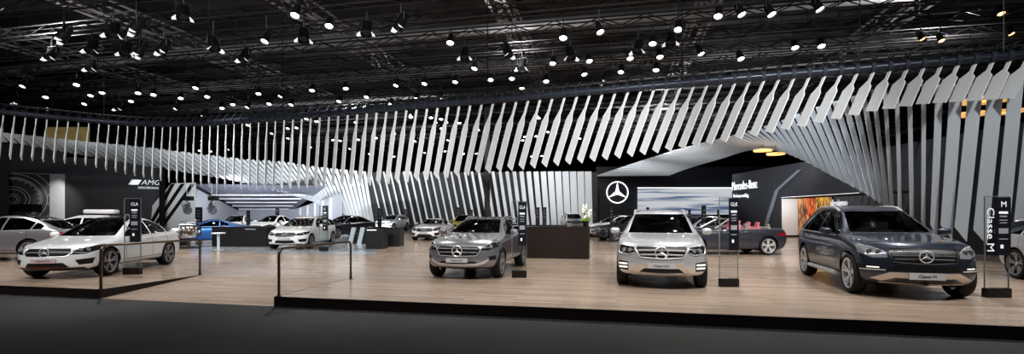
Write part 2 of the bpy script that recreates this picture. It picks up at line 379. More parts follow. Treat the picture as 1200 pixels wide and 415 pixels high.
_wheels = {}
def wheel(root, T, loc, side, rim_mat, steer=0, detail=True):
    r = T['wr']; key = (r, side, rim_mat.name)
    if key not in _wheels:
        w = .115; b = nb(); ri = r*.755
        prof = [(ri, -w), (r*.93, -w), (r*.985, -w*.75), (r, -w*.4), (r, w*.4), (r*.985, w*.75), (r*.93, w), (ri, w*.95)]
        lathe(b, [(p, h) for p, h in prof], 28)
        r1 = nb(); lathe(r1, [(ri*1.02, w*.97), (ri*.93, w*.92), (ri*.90, w*.2), (ri*.88, -w*.9)], 28)
        for k in range(5):
            for d in (-.17, .17):
                a = 2*PI*k/5 + PI/2; a0, a1 = a+d*.35, a+d
                i0 = Vector((math.cos(a0)*ri*.16, w*.60, math.sin(a0)*ri*.16)); i1 = Vector((math.cos(a1)*ri*.94, w*.86, math.sin(a1)*ri*.94))
                t = (i1-i0).normalized(); n = Vector((0, 1, 0)); s = t.cross(n).normalized()
                q = [i0+s*ri*.06, i0-s*ri*.06, i1-s*ri*.095, i1+s*ri*.095]
                prism(r1, q, n*-.035)
        lathe(r1, [(0.001, w*.80), (ri*.13, w*.78), (ri*.2, w*.62), (ri*.2, w*.35)], 14)
        d1 = nb(); lathe(d1, [(.001, w*.05), (ri*.74, w*.05), (ri*.74, -w*.1)], 24)
        if side < 0:
            for q in (b, r1, d1): bmesh.ops.scale(q, vec=(1, -1, 1), verts=q.verts)
        for q in (b, r1, d1): bmesh.ops.recalc_face_normals(q, faces=q.faces)
        o = link('wheel', b, M['tyre'], root, True, angle=40); ro = link('rim', r1, rim_mat, o, True, angle=30); do = link('brake_disc', d1, M['disc'], o, True, angle=30)
        _wheels[key] = (o.data, ro.data, do.data)
    else:
        ds = _wheels[key]; o = bpy.data.objects.new('wheel', ds[0]); C.objects.link(o); o.parent = root
        for nme, d in (('rim', ds[1]), ('brake_disc', ds[2])):
            q = bpy.data.objects.new(nme, d); C.objects.link(q); q.parent = o
    o.location = loc; o.rotation_euler = (0, 0, steer); return o

def seat_bm(s=1):
    b = nb(); box(b, (0, 0, .10), (.50, .50, .18), bev=.05)
    rot = Matrix.Rotation(math.radians(-14), 3, 'Y'); box(b, (-.27, 0, .42), (.14, .48, .62), rot, bev=.05); box(b, (-.36, 0, .80), (.09, .26, .17), rot, bev=.035)
    return b

def make_car(name, T, pmat, label, cat, rim=None, steer=0, plate=None, group=None, seats='seat', cladmat=None, glass='glass'):
    root = empty(name, label=label, cat=cat, group=group)
    rim = rim or M['rim']; W = T['W']; sh = car_shell(T)
    bvh = BVHTree.FromBMesh(sh)
    def fx(y, z, d=0):                           # x of the nose at (y, z)
        h = bvh.ray_cast(Vector((3, y, z)), Vector((-1, 0, 0)))
        return Vector((h[0].x+d, y, z)) if h[0] else Vector((T['nose'][2][0]+d, y, z))
    def sy(x, z, s, d=0):
        h = bvh.ray_cast(Vector((x, 3*s, z)), Vector((0, -s, 0)))
        return Vector((x, h[0].y+d*s, z)) if h[0] else Vector((x, (W+d)*s, z))
    xz = {k: np.array([s[k] for s in T['st']][::-1]) for k in range(5)}
    zbelt = lambda x: float(np.interp(x, xz[0], xz[2])); ztop = lambda x: float(np.interp(x, xz[0], xz[3]))
    front = lambda f: f.normal.x > .05 and f.calc_center_median().x > .25
    rear = lambda f: f.normal.x < -.05 and f.calc_center_median().x < -T['wb']-.2
    sidef = lambda s: (lambda f: f.normal.y*s > .25 and f.calc_center_median().y*s > .2)
    P_ = lambda nme, bm, m, par=None, sm=True, ang=40: link(nme, bm, m, par or root, sm, angle=ang) if bm else None
    # ---- glass
    if not T.get('open'):
        z0, y0, z1, y1 = T['ws']; xt = T['st'][4][0]
        fs = cut_panel(sh, [(y0, z0), (y1, z1), (-y1, z1), (-y0, z0)], 0, lambda f: f.normal.x > .12 and xt-.25 < f.calc_center_median().x < 0)
        P_('windshield', take(sh, fs), M[glass])
        z0, y0, z1, y1 = T['rw']
        fs = cut_panel(sh, [(y0, z0), (y1, z1), (-y1, z1), (-y0, z0)], 0, lambda f: f.normal.x < -.12 and f.calc_center_median().x < -2.0)
        P_('rear_window', take(sh, fs), M['glass_dark'])
        if T.get('glass_roof'):
            x0, x1, yr = xt-.0, T['st'][7][0]+.15, T['st'][5][4]*.86
            fs = cut_panel(sh, [(x0, yr*.95), (x0, -yr*.95), (x1, -yr*.9), (x1, yr*.9)], 2, lambda f: f.normal.z > .4 and f.calc_center_median().z > 1.1)
            P_('panoramic_roof', take(sh, fs), M['gloss_black'])
    for s in (1, -1):
        for xa, xb in T['win']:
            xs = np.linspace(xa, xb, 7); tp = [(x, ztop(x)-.105) for x in xs if ztop(x)-.105 > zbelt(x)+.07]
            if len(tp) < 2: continue
            poly = [(tp[0][0], zbelt(tp[0][0])+.035)] + tp + [(tp[-1][0], zbelt(tp[-1][0])+.035)]
            if xa == T['win'][0][0]:
                x0 = tp[0][0]; poly[0] = (x0+.12, zbelt(x0)+.04)
            fs = cut_panel(sh, poly, 1, sidef(s)); P_('side_window', take(sh, fs), M['glass_dark'])
        # wheel arches
        for xw in (0, -T['wb']):
            ra = T['wr']*1.13; poly = [(xw+ra*math.cos(t), T['wr']+ra*math.sin(t)) for t in np.linspace(-PI*.25, PI*1.25, 22)]
            fs = cut_panel(sh, poly, 1, lambda f: f.calc_center_median().y*s > W*.55 and abs(f.normal.z) < .95)
            bmesh.ops.delete(sh, geom=fs, context='FACES')
    # ---- door gaps as a dark second material
    dark_faces = []
    for s in (1, -1):
        for x in T['doors']:
            hw = .007
            far_x = abs(x+T['wb']) < T['wr']*1.2
            z0 = T['wr']*2.1 if far_x else T['zs']+.16
            dark_faces += cut_panel(sh, [(x-hw, z0), (x+hw, z0), (x+hw, zbelt(x)+.02), (x-hw, zbelt(x)+.02)], 1, sidef(s))
        x0, x1 = T['doors'][0], T['doors'][-1]
        if not T.get('open'): dark_faces += cut_panel(sh, [(x0, T['zs']+.155), (x0, T['zs']+.17), (-T['wb']+T['wr']*1.15, T['zs']+.17), (-T['wb']+T['wr']*1.15, T['zs']+.155)], 1, sidef(s))
    for f in dark_faces:
        if f.is_valid: f.material_index = 1
    for f in sh.faces:
        if f.normal.z < -.8 and f.calc_center_median().z < T['zs']+.06: f.material_index = 1
    # ---- nose
    fs = cut_panel(sh, mirror_poly(T['grille']), 0, front); g = P_('grille', take(sh, fs, Vector((-.045, 0, 0))), M['grille'])
    gp = mirror_poly(T['grille'])
    b = nb(); ring = []
    for i in range(len(gp)):
        p, q = Vector(gp[i]), Vector(gp[(i+1) % len(gp)])
        for t in (0, .34, .67): ring.append(fx(*(p.lerp(q, t)), .004))
    tube(b, ring, .018 if T.get('chunky') else .008, 6, True); P_('grille_frame', b, M['chrome'] if not T.get('steps') else M['black'], g)
    for zb in T['bars']:
        yy = .93*float(np.interp(zb, sorted([p[1] for p in T['grille'][1:4]]), [p[0] for p in sorted(T['grille'][1:4], key=lambda p: p[1])]))
        b = nb(); tube(b, [fx(y, zb+.01*(1-(y/yy)**2), -.004) for y in np.linspace(-yy, yy, 11)], .02 if T.get('chunky') else .009, 6); P_('grille_slat', b, M['rim_dark'] if T.get('steps') else M['satin'], g)
    zS, rS = T['star']; b = star_bm(rS, .02, .1); place_bm(b, fx(0, zS, .012), (0, 1, 0), (0, 0, 1)); P_('star_emblem', b, M['chrome'], g, ang=20)
    for nm in ('upper_intake', 'intake'):
        if nm in T:
            fs = cut_panel(sh, mirror_poly(T[nm]), 0, front); q = P_('air_intake', take(sh, fs, Vector((-.05, 0, 0))), M['black'])
    for s in (1, -1):
        fs = cut_panel(sh, [(y*s, z) for y, z in T['side_intake']], 0, lambda f: f.normal.x > .02 and f.calc_center_median().x > .2)
        si = P_('side_intake', take(sh, fs, Vector((-.03, -.01*s, 0))), M['black'])
        ys = [p[0] for p in T['side_intake']]; zs = [p[1] for p in T['side_intake']]
        if T.get('drl') == 'stack':
            for z in (.515, .445):
                b = nb(); tube(b, [fx(y*s, z, .006) for y in np.linspace(.68, .845, 5)], .02, 6); P_('running_light', b, M['led'])
        elif T.get('drl') == 'line':
            b = nb(); tube(b, [fx(y*s, .575, .0) for y in np.linspace(.66, .82, 5)], .013, 6); P_('running_light', b, M['led'])
            b = nb(); tube(b, [fx(y*s, .53, .004) for y in np.linspace(.58, .90, 6)], .012, 6); P_('intake_trim', b, M['chrome'])
        fs = cut_panel(sh, [(y*s, z) for y, z in T['hl']], 0, lambda f: f.normal.x > .02 and f.calc_center_median().x > .15)
        h = P_('headlight', take(sh, fs), M['lamp'] if T['W'] > .95 else M['lampbase'])
        H = T['hl']; cy = sum(p[0] for p in H)/len(H); cz = sum(p[1] for p in H)/len(H)
        for k, (dy, rr) in enumerate(((-.085, .05), (.03, .056))):
            if fx((cy+dy)*s, cz, 0).x < .2: continue
            b = nb(); lathe(b, [(.001, .018), (rr*.55, .012), (rr*.6, .0), (rr, .004), (rr, -.02)], 16, 'x', fx((cy+dy)*s, cz-.005, .002)); P_('projector_lens', b, M['lampdark'] if T['W'] > .95 else M['lamp'], h)
        b = nb(); pl = [Vector(p).lerp(Vector((cy, cz)), .16) for p in (H[0], H[1], H[2], H[3])]
        if T.get('drl') == 'stack': pl = [Vector(p).lerp(Vector((cy, cz)), .12) for p in (H[0], H[5], H[4], H[3])]
        if T['W'] > .95: pl = [Vector(p).lerp(Vector((cy, cz)), .14) for p in (H[1], H[2], H[3])]
        pp = []
        for p, q in zip(pl, pl[1:]): pp += [fx(p.lerp(q, t)[0]*s, p.lerp(q, t)[1], .006) for t in (0, .33, .66)]
        pp.append(fx(pl[-1][0]*s, pl[-1][1], .006)); tube(b, pp, .011, 6); P_('light_guide', b, M['chrome'], h)
        fs = cut_panel(sh, [(y*s, z) for y, z in T['tl']], 0, lambda f: f.normal.x < -.05 and f.calc_center_median().x < -T['wb']-.2)
        P_('tail_light', take(sh, fs), M['tail'])
        # mirrors
        xm = T['win'][0][0]-.12 if T['win'] else -1.05; zm = zbelt(xm)+.10; p0 = sy(xm, zbelt(xm)-.0, s)
        b = nb(); ico = bmesh.ops.create_uvsphere(b, u_segments=16, v_segments=10, radius=1)
        for v in ico['verts']:
            c = v.co; bx = math.copysign(abs(c.y)**.75, c.y); bz = math.copysign(abs(c.z)**.75, c.z)
            v.co = Vector((xm+.04+c.x*(.085 if c.x > 0 else .03), p0.y+s*(.15)+bx*.115, zm+bz*.075))
        mo = P_('side_mirror', b, pmat, ang=60); b = nb(); tube(b, [Vector((xm+.02, p0.y-.03*s, zm-.07)), Vector((xm+.03, p0.y+.10*s, zm-.035))], .022, 6); P_('mirror_foot', b, M['black'], mo)
        # handles, rails, steps
        for x in [d+.20 for d in T['doors'][1:]][:2 if not T.get('open') else 1]:
            z = zbelt(x)-.07; b = nb(); tube(b, [sy(x-.10, z, s, -.005), sy(x-.08, z, s, .025), sy(x+.08, z, s, .025), sy(x+.10, z, s, -.005)], .014, 6); P_('door_handle', b, pmat)
        if T.get('rails'):
            st = T['st']; xs = np.linspace(st[5][0]+.12, st[8][0], 9); b = nb()
            pts = []
            for i, x in enumerate(xs):
                h = bvh.ray_cast(Vector((x, s*(float(np.interp(x, xz[0], xz[4]))-.045), 3)), Vector((0, 0, -1)))
                pts.append(h[0]+Vector((0, 0, (.0 if i in (0, 8) else .055 if i not in (1, 7) else .045))))
            tube(b, pts, .027, 6); P_('roof_rail', b, pmat if T['rail_mat'] == 'paint' else M[T['rail_mat']])
        if T.get('steps'):
            b = nb(); tube(b, [Vector((x, s*(W+.015), .335)) for x in np.linspace(-.56, -T['wb']+.58, 6)], .045, 8); P_('side_step', b, M['satin'])
        if not T.get('open'):
            b = nb(); pts = [sy(x, zbelt(x)+.018, s, .004) for x in np.linspace(T['win'][0][0]-.02, T['win'][-1][1], 12)]; tube(b, pts, .009, 5); P_('window_trim', b, M['chrome'])
        if T.get('cladding'):
            for xw in (0, -T['wb']):
                b = nb(); ra = T['wr']*1.15; tube(b, [sy(xw+ra*math.cos(t), T['wr']+ra*math.sin(t), s, -.006) for t in np.linspace(-.12, PI+.12, 16)], .022, 6); P_('arch_trim', b, M['black'])
        # wheel wells
        for xw in (0, -T['wb']):
            b = nb(); ra = T['wr']*1.16; lathe(b, [(.001, s*(W*.52)), (ra, s*(W*.52)), (ra, s*W*.90)], 22, 'y', (xw, 0, T['wr'])); 
            for v in b.verts:
                if v.co.z < T['zs']-.02: v.co.z = T['zs']-.02
            P_('wheel_well', b, M['black'], ang=30)
    # lower trim of the bumper
    def sheet(bm, top, bot, off=.014, n=8):          # a thin band that follows the nose between two lines
        prev = None; L_ = len(top)-1
        for i in range(L_*n+1):
            k, t = divmod(i, n); k, t = (k, t/n) if k < L_ else (L_-1, 1)
            a_, b_ = [Vector(l[k]).lerp(Vector(l[k+1]), t) for l in (top, bot)]
            row = [bm.verts.new(fx(a_[0], a_[1], off-.03)), bm.verts.new(fx(a_[0], a_[1], off)), bm.verts.new(fx((a_[0]+b_[0])/2, (a_[1]+b_[1])/2, off+.006)), bm.verts.new(fx(b_[0], b_[1], off)), bm.verts.new(fx(b_[0], b_[1], off-.03))]
            if prev:
                for q in range(4): bm.faces.new((prev[q], prev[q+1], row[q+1], row[q]))
            prev = row
    if T.get('lip'):
        m = M[T['lip']]; L = T.get('lip_shape'); b = nb()
        if L == 'trapeze':
            sheet(b, [(-.68, .36), (-.40, .55), (-.27, .55)], [(-.52, .30), (-.34, .44), (-.27, .45)]); sheet(b, [(.27, .55), (.40, .55), (.68, .36)], [(.27, .45), (.34, .44), (.52, .30)])
            sheet(b, [(-.62, .325), (0, .315), (.62, .325)], [(-.60, .29), (0, .28), (.60, .29)])
        elif L == 'wide':
            sheet(b, [(-.78, .37), (-.52, .50), (0, .50), (.52, .50), (.78, .37)], [(-.62, .33), (-.44, .405), (0, .395), (.44, .405), (.62, .33)])
            sheet(b, [(-.66, .315), (0, .30), (.66, .315)], [(-.64, .28), (0, .265), (.64, .28)])
        elif L == 'bar':
            sheet(b, [(-.72, .50), (-.54, .42), (-.4, .40), (0, .39), (.4, .40), (.54, .42), (.72, .50)], [(-.66, .42), (-.50, .35), (-.4, .33), (0, .325), (.4, .33), (.50, .35), (.66, .42)], .018)
        else:
            sheet(b, [(-.70, T['nose'][1][1]-.0), (0, T['nose'][1][1]-.02), (.70, T['nose'][1][1]-.0)], [(-.68, T['nose'][1][1]-.035), (0, T['nose'][1][1]-.05), (.68, T['nose'][1][1]-.035)])
        bmesh.ops.recalc_face_normals(b, faces=b.faces); P_('bumper_trim', b, m, ang=50)
    if T.get('redline'):
        b = nb(); tube(b, [fx(y, .285, -.01) for y in np.linspace(-.40, .40, 7)], .014, 6); P_('red_accent', b, M['red'])
    zp, hw, hh = T['plate']; b = nb(); x0 = max(fx(0, zp+hh).x, fx(0, zp-hh).x, fx(hw, zp).x)+.012
    box(b, (x0, 0, zp), (.02, hw*2, hh*2)); pl = P_('license_plate', b, M['plate'] if T is not CLA else M['plate_rose'], sm=False)
    if plate:
        b = text_bm(plate, hh*1.25, .002); place_bm(b, (x0+.012, 0, zp), (0, 1, 0), (0, 0, 1)); P_('lettering', b, M['ink'], pl, sm=False)
    # ---- interior
    b = nb(); zi = zbelt(-1.5)-.12; x0, x1 = T['st'][3][0], T['st'][8][0]
    box(b, ((x0+x1)/2, 0, T['zs']+.09), (x0-x1, W*1.55, .06)); box(b, (x0-.16, 0, zi-.1), (.36, W*1.5, .32), bev=.05); box(b, (x1+.02, 0, zi-.2), (.1, W*1.4, .5))
    P_('dashboard', b, M['interior'], sm=False)
    for s in (1, -1):
        q = seat_bm(); bmesh.ops.translate(q, vec=(x0-.98, .37*s, zi-.50), verts=q.verts); P_('front_seat', q, M[seats])
    q = nb(); box(q, (x0-1.85, 0, zi-.38), (.5, W*1.3, .2), bev=.05); box(q, (x0-2.12, 0, zi-.05), (.16, W*1.3, .62), Matrix.Rotation(math.radians(-14), 3, 'Y'), bev=.05)
    for y in (-.36, .36): box(q, (x0-2.2, y, zi+.30), (.08, .24, .14), bev=.03)
    P_('rear_seat', q, M[seats])
    q = nb(); Rm = Matrix.Rotation(math.radians(65), 3, 'Y'); tube(q, [Rm @ Vector((.18*math.cos(t), .18*math.sin(t), 0)) + Vector((x0-.46, .37, zi+.06)) for t in np.linspace(0, 2*PI, 18)[:-1]], .016, 6, True); P_('steering_wheel', q, M['black'])
    if T.get('open'):
        xa, xb, yw = -.98, -2.75, .62
        fs = cut_panel(sh, [(xa, yw), (xb, yw*.95), (xb, -yw*.95), (xa, -yw)], 2, lambda f: f.normal.z > .4 and f.calc_center_median().z > .8)
        P_('cockpit', take(sh, fs, Vector((0, 0, -.35))), M['seat_red'], sm=False)
        for xq in (-1.65, -2.4):
            for s in (1, -1):
                q = seat_bm(); bmesh.ops.translate(q, vec=(xq+.15, .34*s, .42 if xq > -2 else .36), verts=q.verts); P_('front_seat' if xq > -2 else 'rear_seat', q, M['seat_red'])
        base = [Vector((-.80+.13*(1-(y/.66)**2), y, 1.0)) for y in np.linspace(-.66, .66, 7)]; tp = [Vector((-1.42+.08*(1-(y/.66)**2), y*.78, 1.36)) for y in np.linspace(-.66, .66, 7)]
        b = nb(); A = [b.verts.new(p) for p in base]; B = [b.verts.new(p) for p in tp]
        for k in range(6): b.faces.new((A[k], A[k+1], B[k+1], B[k]))
        P_('windshield', b, M['glass']); b = nb(); tube(b, base[:1]+tp+base[-1:], .03, 6); P_('windshield_frame', b, M['satin'])
    P_('body', sh, [pmat, M['black']], ang=60)
    for s in (1, -1):
        for xw, st_ in ((0, steer), (-T['wb'], 0)): wheel(root, T, (xw, s*(W-.125), T['wr']), s, rim, st_)
    return root
def put_car(root, front_axle, heading):
    """heading: direction the car faces in the ground plane"""
    root.location = (front_axle[0], front_axle[1], 0); root.rotation_euler = (0, 0, math.atan2(heading[1], heading[0]))
    return root
# ------------------------------------------------------------------ the hall
U, V = Vector((.978, -.2085, 0)), Vector((.2085, .978, 0))
PL = G(117.5, 339.7)                              # front corner of the white coupe's platform
def UV(u, v, z=0): return PL + U*u + V*v + Vector((0, 0, z))
AIS = -.185
RW, RL = 4.06, 2.45                               # ramp width and length

def wood(name):
    m = bpy.data.materials.new(name); m.use_nodes = True; nt = m.node_tree; b = nt.nodes['Principled BSDF']
    tc = nt.nodes.new('ShaderNodeTexCoord'); mp = nt.nodes.new('ShaderNodeMapping'); mp.inputs['Rotation'].default_value = (0, 0, math.radians(12.04))
    br = nt.nodes.new('ShaderNodeTexBrick'); br.inputs['Scale'].default_value = 1; br.inputs['Brick Width'].default_value = 1.8; br.inputs['Row Height'].default_value = .14
    br.inputs['Mortar Size'].default_value = .0025; br.inputs['Color1'].default_value = lin((162, 145, 131)); br.inputs['Color2'].default_value = lin((184, 167, 152)); br.inputs['Mortar'].default_value = lin((140, 122, 108))
    br.inputs['Mortar Smooth'].default_value = .3; br.inputs['Bias'].default_value = 0
    ms = nt.nodes.new('ShaderNodeMapping'); ms.inputs['Rotation'].default_value = (0, 0, math.radians(12.04)); ms.inputs['Scale'].default_value = (.5, 9, 1)
    n = nt.nodes.new('ShaderNodeTexNoise'); n.inputs['Scale'].default_value = 2.2; n.inputs['Detail'].default_value = 6
    mx = nt.nodes.new('ShaderNodeMix'); mx.data_type = 'RGBA'; mx.blend_type = 'MULTIPLY'; mx.inputs[0].default_value = .38
    r = nt.nodes.new('ShaderNodeValToRGB'); r.color_ramp.elements[0].color = (.62, .58, .55, 1); r.color_ramp.elements[1].color = (1, 1, 1, 1); r.color_ramp.elements[0].position = .3; r.color_ramp.elements[1].position = .68
    L = nt.links.new
    L(tc.outputs['Object'], mp.inputs[0]); L(mp.outputs[0], br.inputs['Vector']); L(tc.outputs['Object'], ms.inputs[0]); L(ms.outputs[0], n.inputs['Vector'])
    L(n.outputs['Fac'], r.inputs[0]); L(br.outputs['Color'], mx.inputs[6]); L(r.outputs[0], mx.inputs[7]); L(mx.outputs[2], b.inputs['Base Color'])
    b.inputs['Roughness'].default_value = .26; b.inputs['Specular IOR Level'].default_value = .55
    rr = nt.nodes.new('ShaderNodeMapRange'); rr.inputs['To Min'].default_value = .12; rr.inputs['To Max'].default_value = .28
    L(n.outputs['Fac'], rr.inputs['Value']); L(rr.outputs[0], b.inputs['Roughness'])
    return m
WOOD = wood('pale plank floor')
AISLE = mat('dark aisle floor', (40, 41, 43), .65, noise=.12, nscale=1.5, bump=.02)
RISER = mat('dark platform edge', (26, 16, 16), .35)
BLACKW = mat('black exhibition wall', (40, 42, 47), .6, noise=.06, nscale=.6)
DEEP = mat('deep black hall', (10, 10, 11), .9)
GREYW = mat('light grey wall', (186, 190, 200), .55)
WHITEW = mat('white wall', (226, 228, 232), .5)
PALE = mat('pale glossy floor', (160, 165, 170), .18, noise=.05, nscale=.8)

def poly_mesh(name, pts, faces, m, kind='structure'):
    bm = nb(); v = [bm.verts.new(p) for p in pts]
    for f in faces: bm.faces.new([v[i] for i in f])
    return tag(link(name, bm, m), kind=kind)
b = nb(); box(b, (0, 40, AIS-.1), (140, 110, .2)); tag(link('floor_aisle', b, AISLE), kind='structure')
# display platform: top, ramp, dark edges
pts = [UV(-46, 0), UV(0, 0), UV(0, RL), UV(RW, RL), UV(RW, 0), UV(46, 0), UV(46, 70), UV(RW, 70), UV(0, 70), UV(-46, 70)]
poly_mesh('floor_platform', pts, [(0, 1, 2, 8, 9), (2, 3, 7, 8), (3, 4, 5, 6, 7)], WOOD)
poly_mesh('floor_ramp', [UV(0, 0, AIS+.004), UV(RW, 0, AIS+.004), UV(RW, RL), UV(0, RL)], [(0, 1, 2, 3)], WOOD)
e = .0
poly_mesh('trim_1', [UV(-46, -e, .004), UV(0, -e, .004), UV(0, -e, AIS), UV(-46, -e, AIS), UV(0, RL, .004), UV(0, RL, AIS)], [(0, 1, 2, 3), (1, 4, 5, 2)], RISER)
poly_mesh('trim_2', [UV(RW, -e, .004), UV(46, -e, .004), UV(46, -e, AIS), UV(RW, -e, AIS), UV(RW, RL, .004), UV(RW, RL, AIS)], [(0, 1, 2, 3), (4, 0, 3, 5)], RISER)
poly_mesh('trim_3', [UV(-46, 0, .003), UV(0, 0, .003), UV(0, .03, .003), UV(-46, .03, .003), UV(RW, 0, .003), UV(46, 0, .003), UV(46, .03, .003), UV(RW, .03, .003)], [(0, 1, 2, 3), (4, 5, 6, 7)], RISER)
ppts = [G(222, 293), G(330, 298), G(441, 299), G(441, 285), G(432, 271), G(222, 273)]
poly_mesh('floor_pale', [p+Vector((0, 0, .004)) for p in ppts], [tuple(range(6))], PALE)
# shell
bm = nb(); box(bm, (0, 92, 7.5), (140, .4, 15.6)); tag(link('wall_back', bm, DEEP), kind='structure')
bm = nb(); box(bm, (-62, 40, 7.5), (.4, 110, 15.6)); tag(link('wall_left', bm, DEEP), kind='structure')
bm = nb(); box(bm, (62, 40, 7.5), (.4, 110, 15.6)); tag(link('wall_right', bm, DEEP), kind='structure')
CEIL = mat('ceiling deck', (56, 56, 56), .85, noise=.3, nscale=.5)
bm = nb(); box(bm, (0, 40, 15.2), (140, 110, .3))
tag(link('ceiling', bm, CEIL), kind='structure')

# ---- black wall on the left with the niche
A, B = Vector((-40.6, 36.8, 0)), Vector((-30.9, 43, 0)); Wd = (B-A).normalized(); Wn = Vector((Wd.y, -Wd.x, 0))
def onwall(px):                                   # distance along the left wall of a spot in the picture
    k = (px-CX)/F_PX; t = (k*A.y-A.x)/(Wd.x-k*Wd.y); return t
def wp(px, z, off=0): return A + Wd*onwall(px) + Wn*off + Vector((0, 0, z))
def slab(bm, p0, p1, z0, z1, n, th):
    a, b_ = p0.copy(), p1.copy(); a.z = b_.z = 0
    prism(bm, [a+Vector((0, 0, z0)), b_+Vector((0, 0, z0)), b_+Vector((0, 0, z1)), a+Vector((0, 0, z1))], -n*th)
nz1, n0, n1 = 4.82, 9, 76
bm = nb()
slab(bm, wp(-60, 0), wp(n0, 0), 0, 7.0, Wn, .3); slab(bm, wp(n0, 0), wp(n1, 0), nz1, 7.0, Wn, .3); slab(bm, wp(n1, 0), wp(191, 0), 0, 6.2, Wn, .3)
bmesh.ops.recalc_face_normals(bm, faces=bm.faces)
tag(link('wall_front_left', bm, BLACKW), kind='structure')
bm = nb(); bk = -1.6
slab(bm, wp(n0-6, 0, bk), wp(52, 0, bk), 0, nz1, Wn, .2); tag(link('wall_niche', bm, mat('niche black', (14, 14, 16), .5)), kind='structure')
poly_mesh('wall_niche_side', [wp(n1, 0), wp(52, 0, bk), wp(52, nz1, bk), wp(n1, nz1)], [(0, 1, 2, 3)], WHITEW)
poly_mesh('ceiling_niche', [wp(n0, nz1), wp(n1, nz1), wp(52, nz1, bk), wp(n0, nz1, bk)], [(0, 1, 2, 3)], GREYW)
# white line drawing of a wristwatch on the niche wall
bm = nb(); cw = wp(7, 0, bk+.03)+Vector((0, 0, 2.75)); LN = mat('white line drawing', (150, 152, 156), .6, emit=(150, 152, 156), es=.12)
def arc(r, a0, a1, w=.02, sq=1):
    tube(bm, [cw + Wd*(r*math.cos(t)) + Vector((0, 0, r*math.sin(t)*sq)) for t in np.linspace(a0, a1, 40)], w, 4)
for r in (.75, .95, 1.55, 1.65, 1.95, 2.35): arc(r*1.05, -PI*.45, PI*.75)
for r in (.25, .4): arc(r, 0, 2*PI)
for k in range(15):
    t = -1.2+k*.25
    tube(bm, [cw+Wd*(q*math.cos(t))+Vector((0, 0, q*math.sin(t))) for q in (1.45, 1.62)], .02, 4)
for dz in (-.45, .45, -.3, .3): tube(bm, [cw+Wd*2.08+Vector((0, 0, dz)), cw+Wd*2.45+Vector((0, 0, dz*.9))], .02, 4)
for d in (2.08, 2.45): tube(bm, [cw+Wd*d+Vector((0, 0, -.45)), cw+Wd*d+Vector((0, 0, .45))], .02, 4)
for x0, x1 in ((.3, 1.2), (.8, 1.7), (-.6, .2)): tube(bm, [cw+Wd*x0+Vector((0, 0, -2.2)), cw+Wd*x1+Vector((0, 0, -1.3))], .02, 4)
tag(link('hanging_wall_drawing', bm, LN), 'white outline drawing of a wristwatch on the black niche wall', 'drawing')
bm = nb(); slab(bm, wp(6, 0, bk+.2), wp(43, 0, bk+.2), 1.75, 2.35, Wn, .12); tag(link('hanging_display_case', bm, M['gloss_black']), 'long glossy black display case across the drawing in the wall niche', 'display case')
# lettering on the left wall
WHITE = mat('white letters', (238, 240, 244), .4, emit=(238, 240, 244), es=.35)
def on_wall_text(par, s, px0, px1, z, h, shear=0, name='lettering', depth=.03):
    t0, t1 = onwall(px0), onwall(px1); bm = text_bm(s, h, depth, 1, 'LEFT', shear)
    x0 = min(v.co.x for v in bm.verts); x1 = max(v.co.x for v in bm.verts); k = (t1-t0)/(x1-x0)
    for v in bm.verts: v.co.x = (v.co.x-x0)*k
    place_bm(bm, A+Wd*t0+Wn*.06+Vector((0, 0, z)), Wd, (0, 0, 1)); return link(name, bm, WHITE, par)
rt = empty('hanging_wall_lettering', label='white slanted capital lettering on the black wall above the white coupe', cat='lettering')
on_wall_text(rt, 'AMG', 165.5, 188, 4.30, .62, .25); on_wall_text(rt, 'DRIVING PERFORMANCE', 162, 187.5, 3.83, .28)
for k in range(4):
    p0 = onwall(152.5+3.1*k); bm = nb(); z0, z1 = 4.09, 4.52; w = (.42, .32, .22, .14)[k]*1.0
    o = lambda d, z: A+Wd*(p0+d)+Wn*.06+Vector((0, 0, z))
    prism(bm, [o(-.12, z0), o(w-.12, z0), o(w+.12, z1), o(.12, z1)], -Wn*.04); link('slanted_bar', bm, WHITE, rt)
# column and white striped panel
bm = nb(); c = P(190, 251, 41.5); box(bm, (c.x, c.y, 3.3), (.3, .3, 6.6)); tag(link('column', bm, DEEP), kind='structure')
Yp = 42.3
def pp(px, py, Y=Yp): return P(px, py, Y)
bm = nb(); prism(bm, [pp(176, 271), pp(178.5, 241), pp(200.5, 215), pp(229, 214), pp(229, 271)], (0, .12, 0)); tag(link('wall_striped', bm, WHITEW), kind='structure')
bm = nb()
for x0, x1 in ((177, 214), (186, 226), (172, 202.5)):
    p, q = pp(x0, 271, Yp-.03), pp(x1, 215.5, Yp-.03); w = Vector((.17, 0, 0)); prism(bm, [p-w, p+w, q+w, q-w], (0, .02, 0))
tag(link('trim_4', bm, DEEP), kind='structure')
# ---- open grey room behind
zc0, zc1, Y0, Y1 = 4.25, 2.1, 43.2, 52
xl0, xl1, xr0, xr1 = -28.6, -29.3, -16.5, -23.2
poly_mesh('wall_room_left', [Vector((xl0, Y0, 0)), Vector((xl1, Y1, 0)), Vector((xl1, Y1, zc1)), Vector((xl0, Y0, zc0))], [(0, 1, 2, 3)], GREYW)
poly_mesh('wall_room_right', [Vector((xr0, Y0+4, 0)), Vector((xr1, Y1, 0)), Vector((xr1, Y1, zc1)), Vector((xr0, Y0+4, 3.6))], [(0, 1, 2, 3)], GREYW)
poly_mesh('wall_room_back', [Vector((xl1, Y1, 0)), Vector((xr1, Y1, 0)), Vector((xr1, Y1, zc1)), Vector((xl1, Y1, zc1))], [(0, 1, 2, 3)], mat('room back wall', (150, 154, 166), .5))
poly_mesh('ceiling_room', [Vector((xl0, Y0, zc0)), Vector((xr0-1, Y0+3, zc0)), Vector((xr1, Y1, zc1)), Vector((xl1, Y1, zc1))], [(0, 1, 2, 3)], mat('room ceiling', (128, 134, 150), .5))
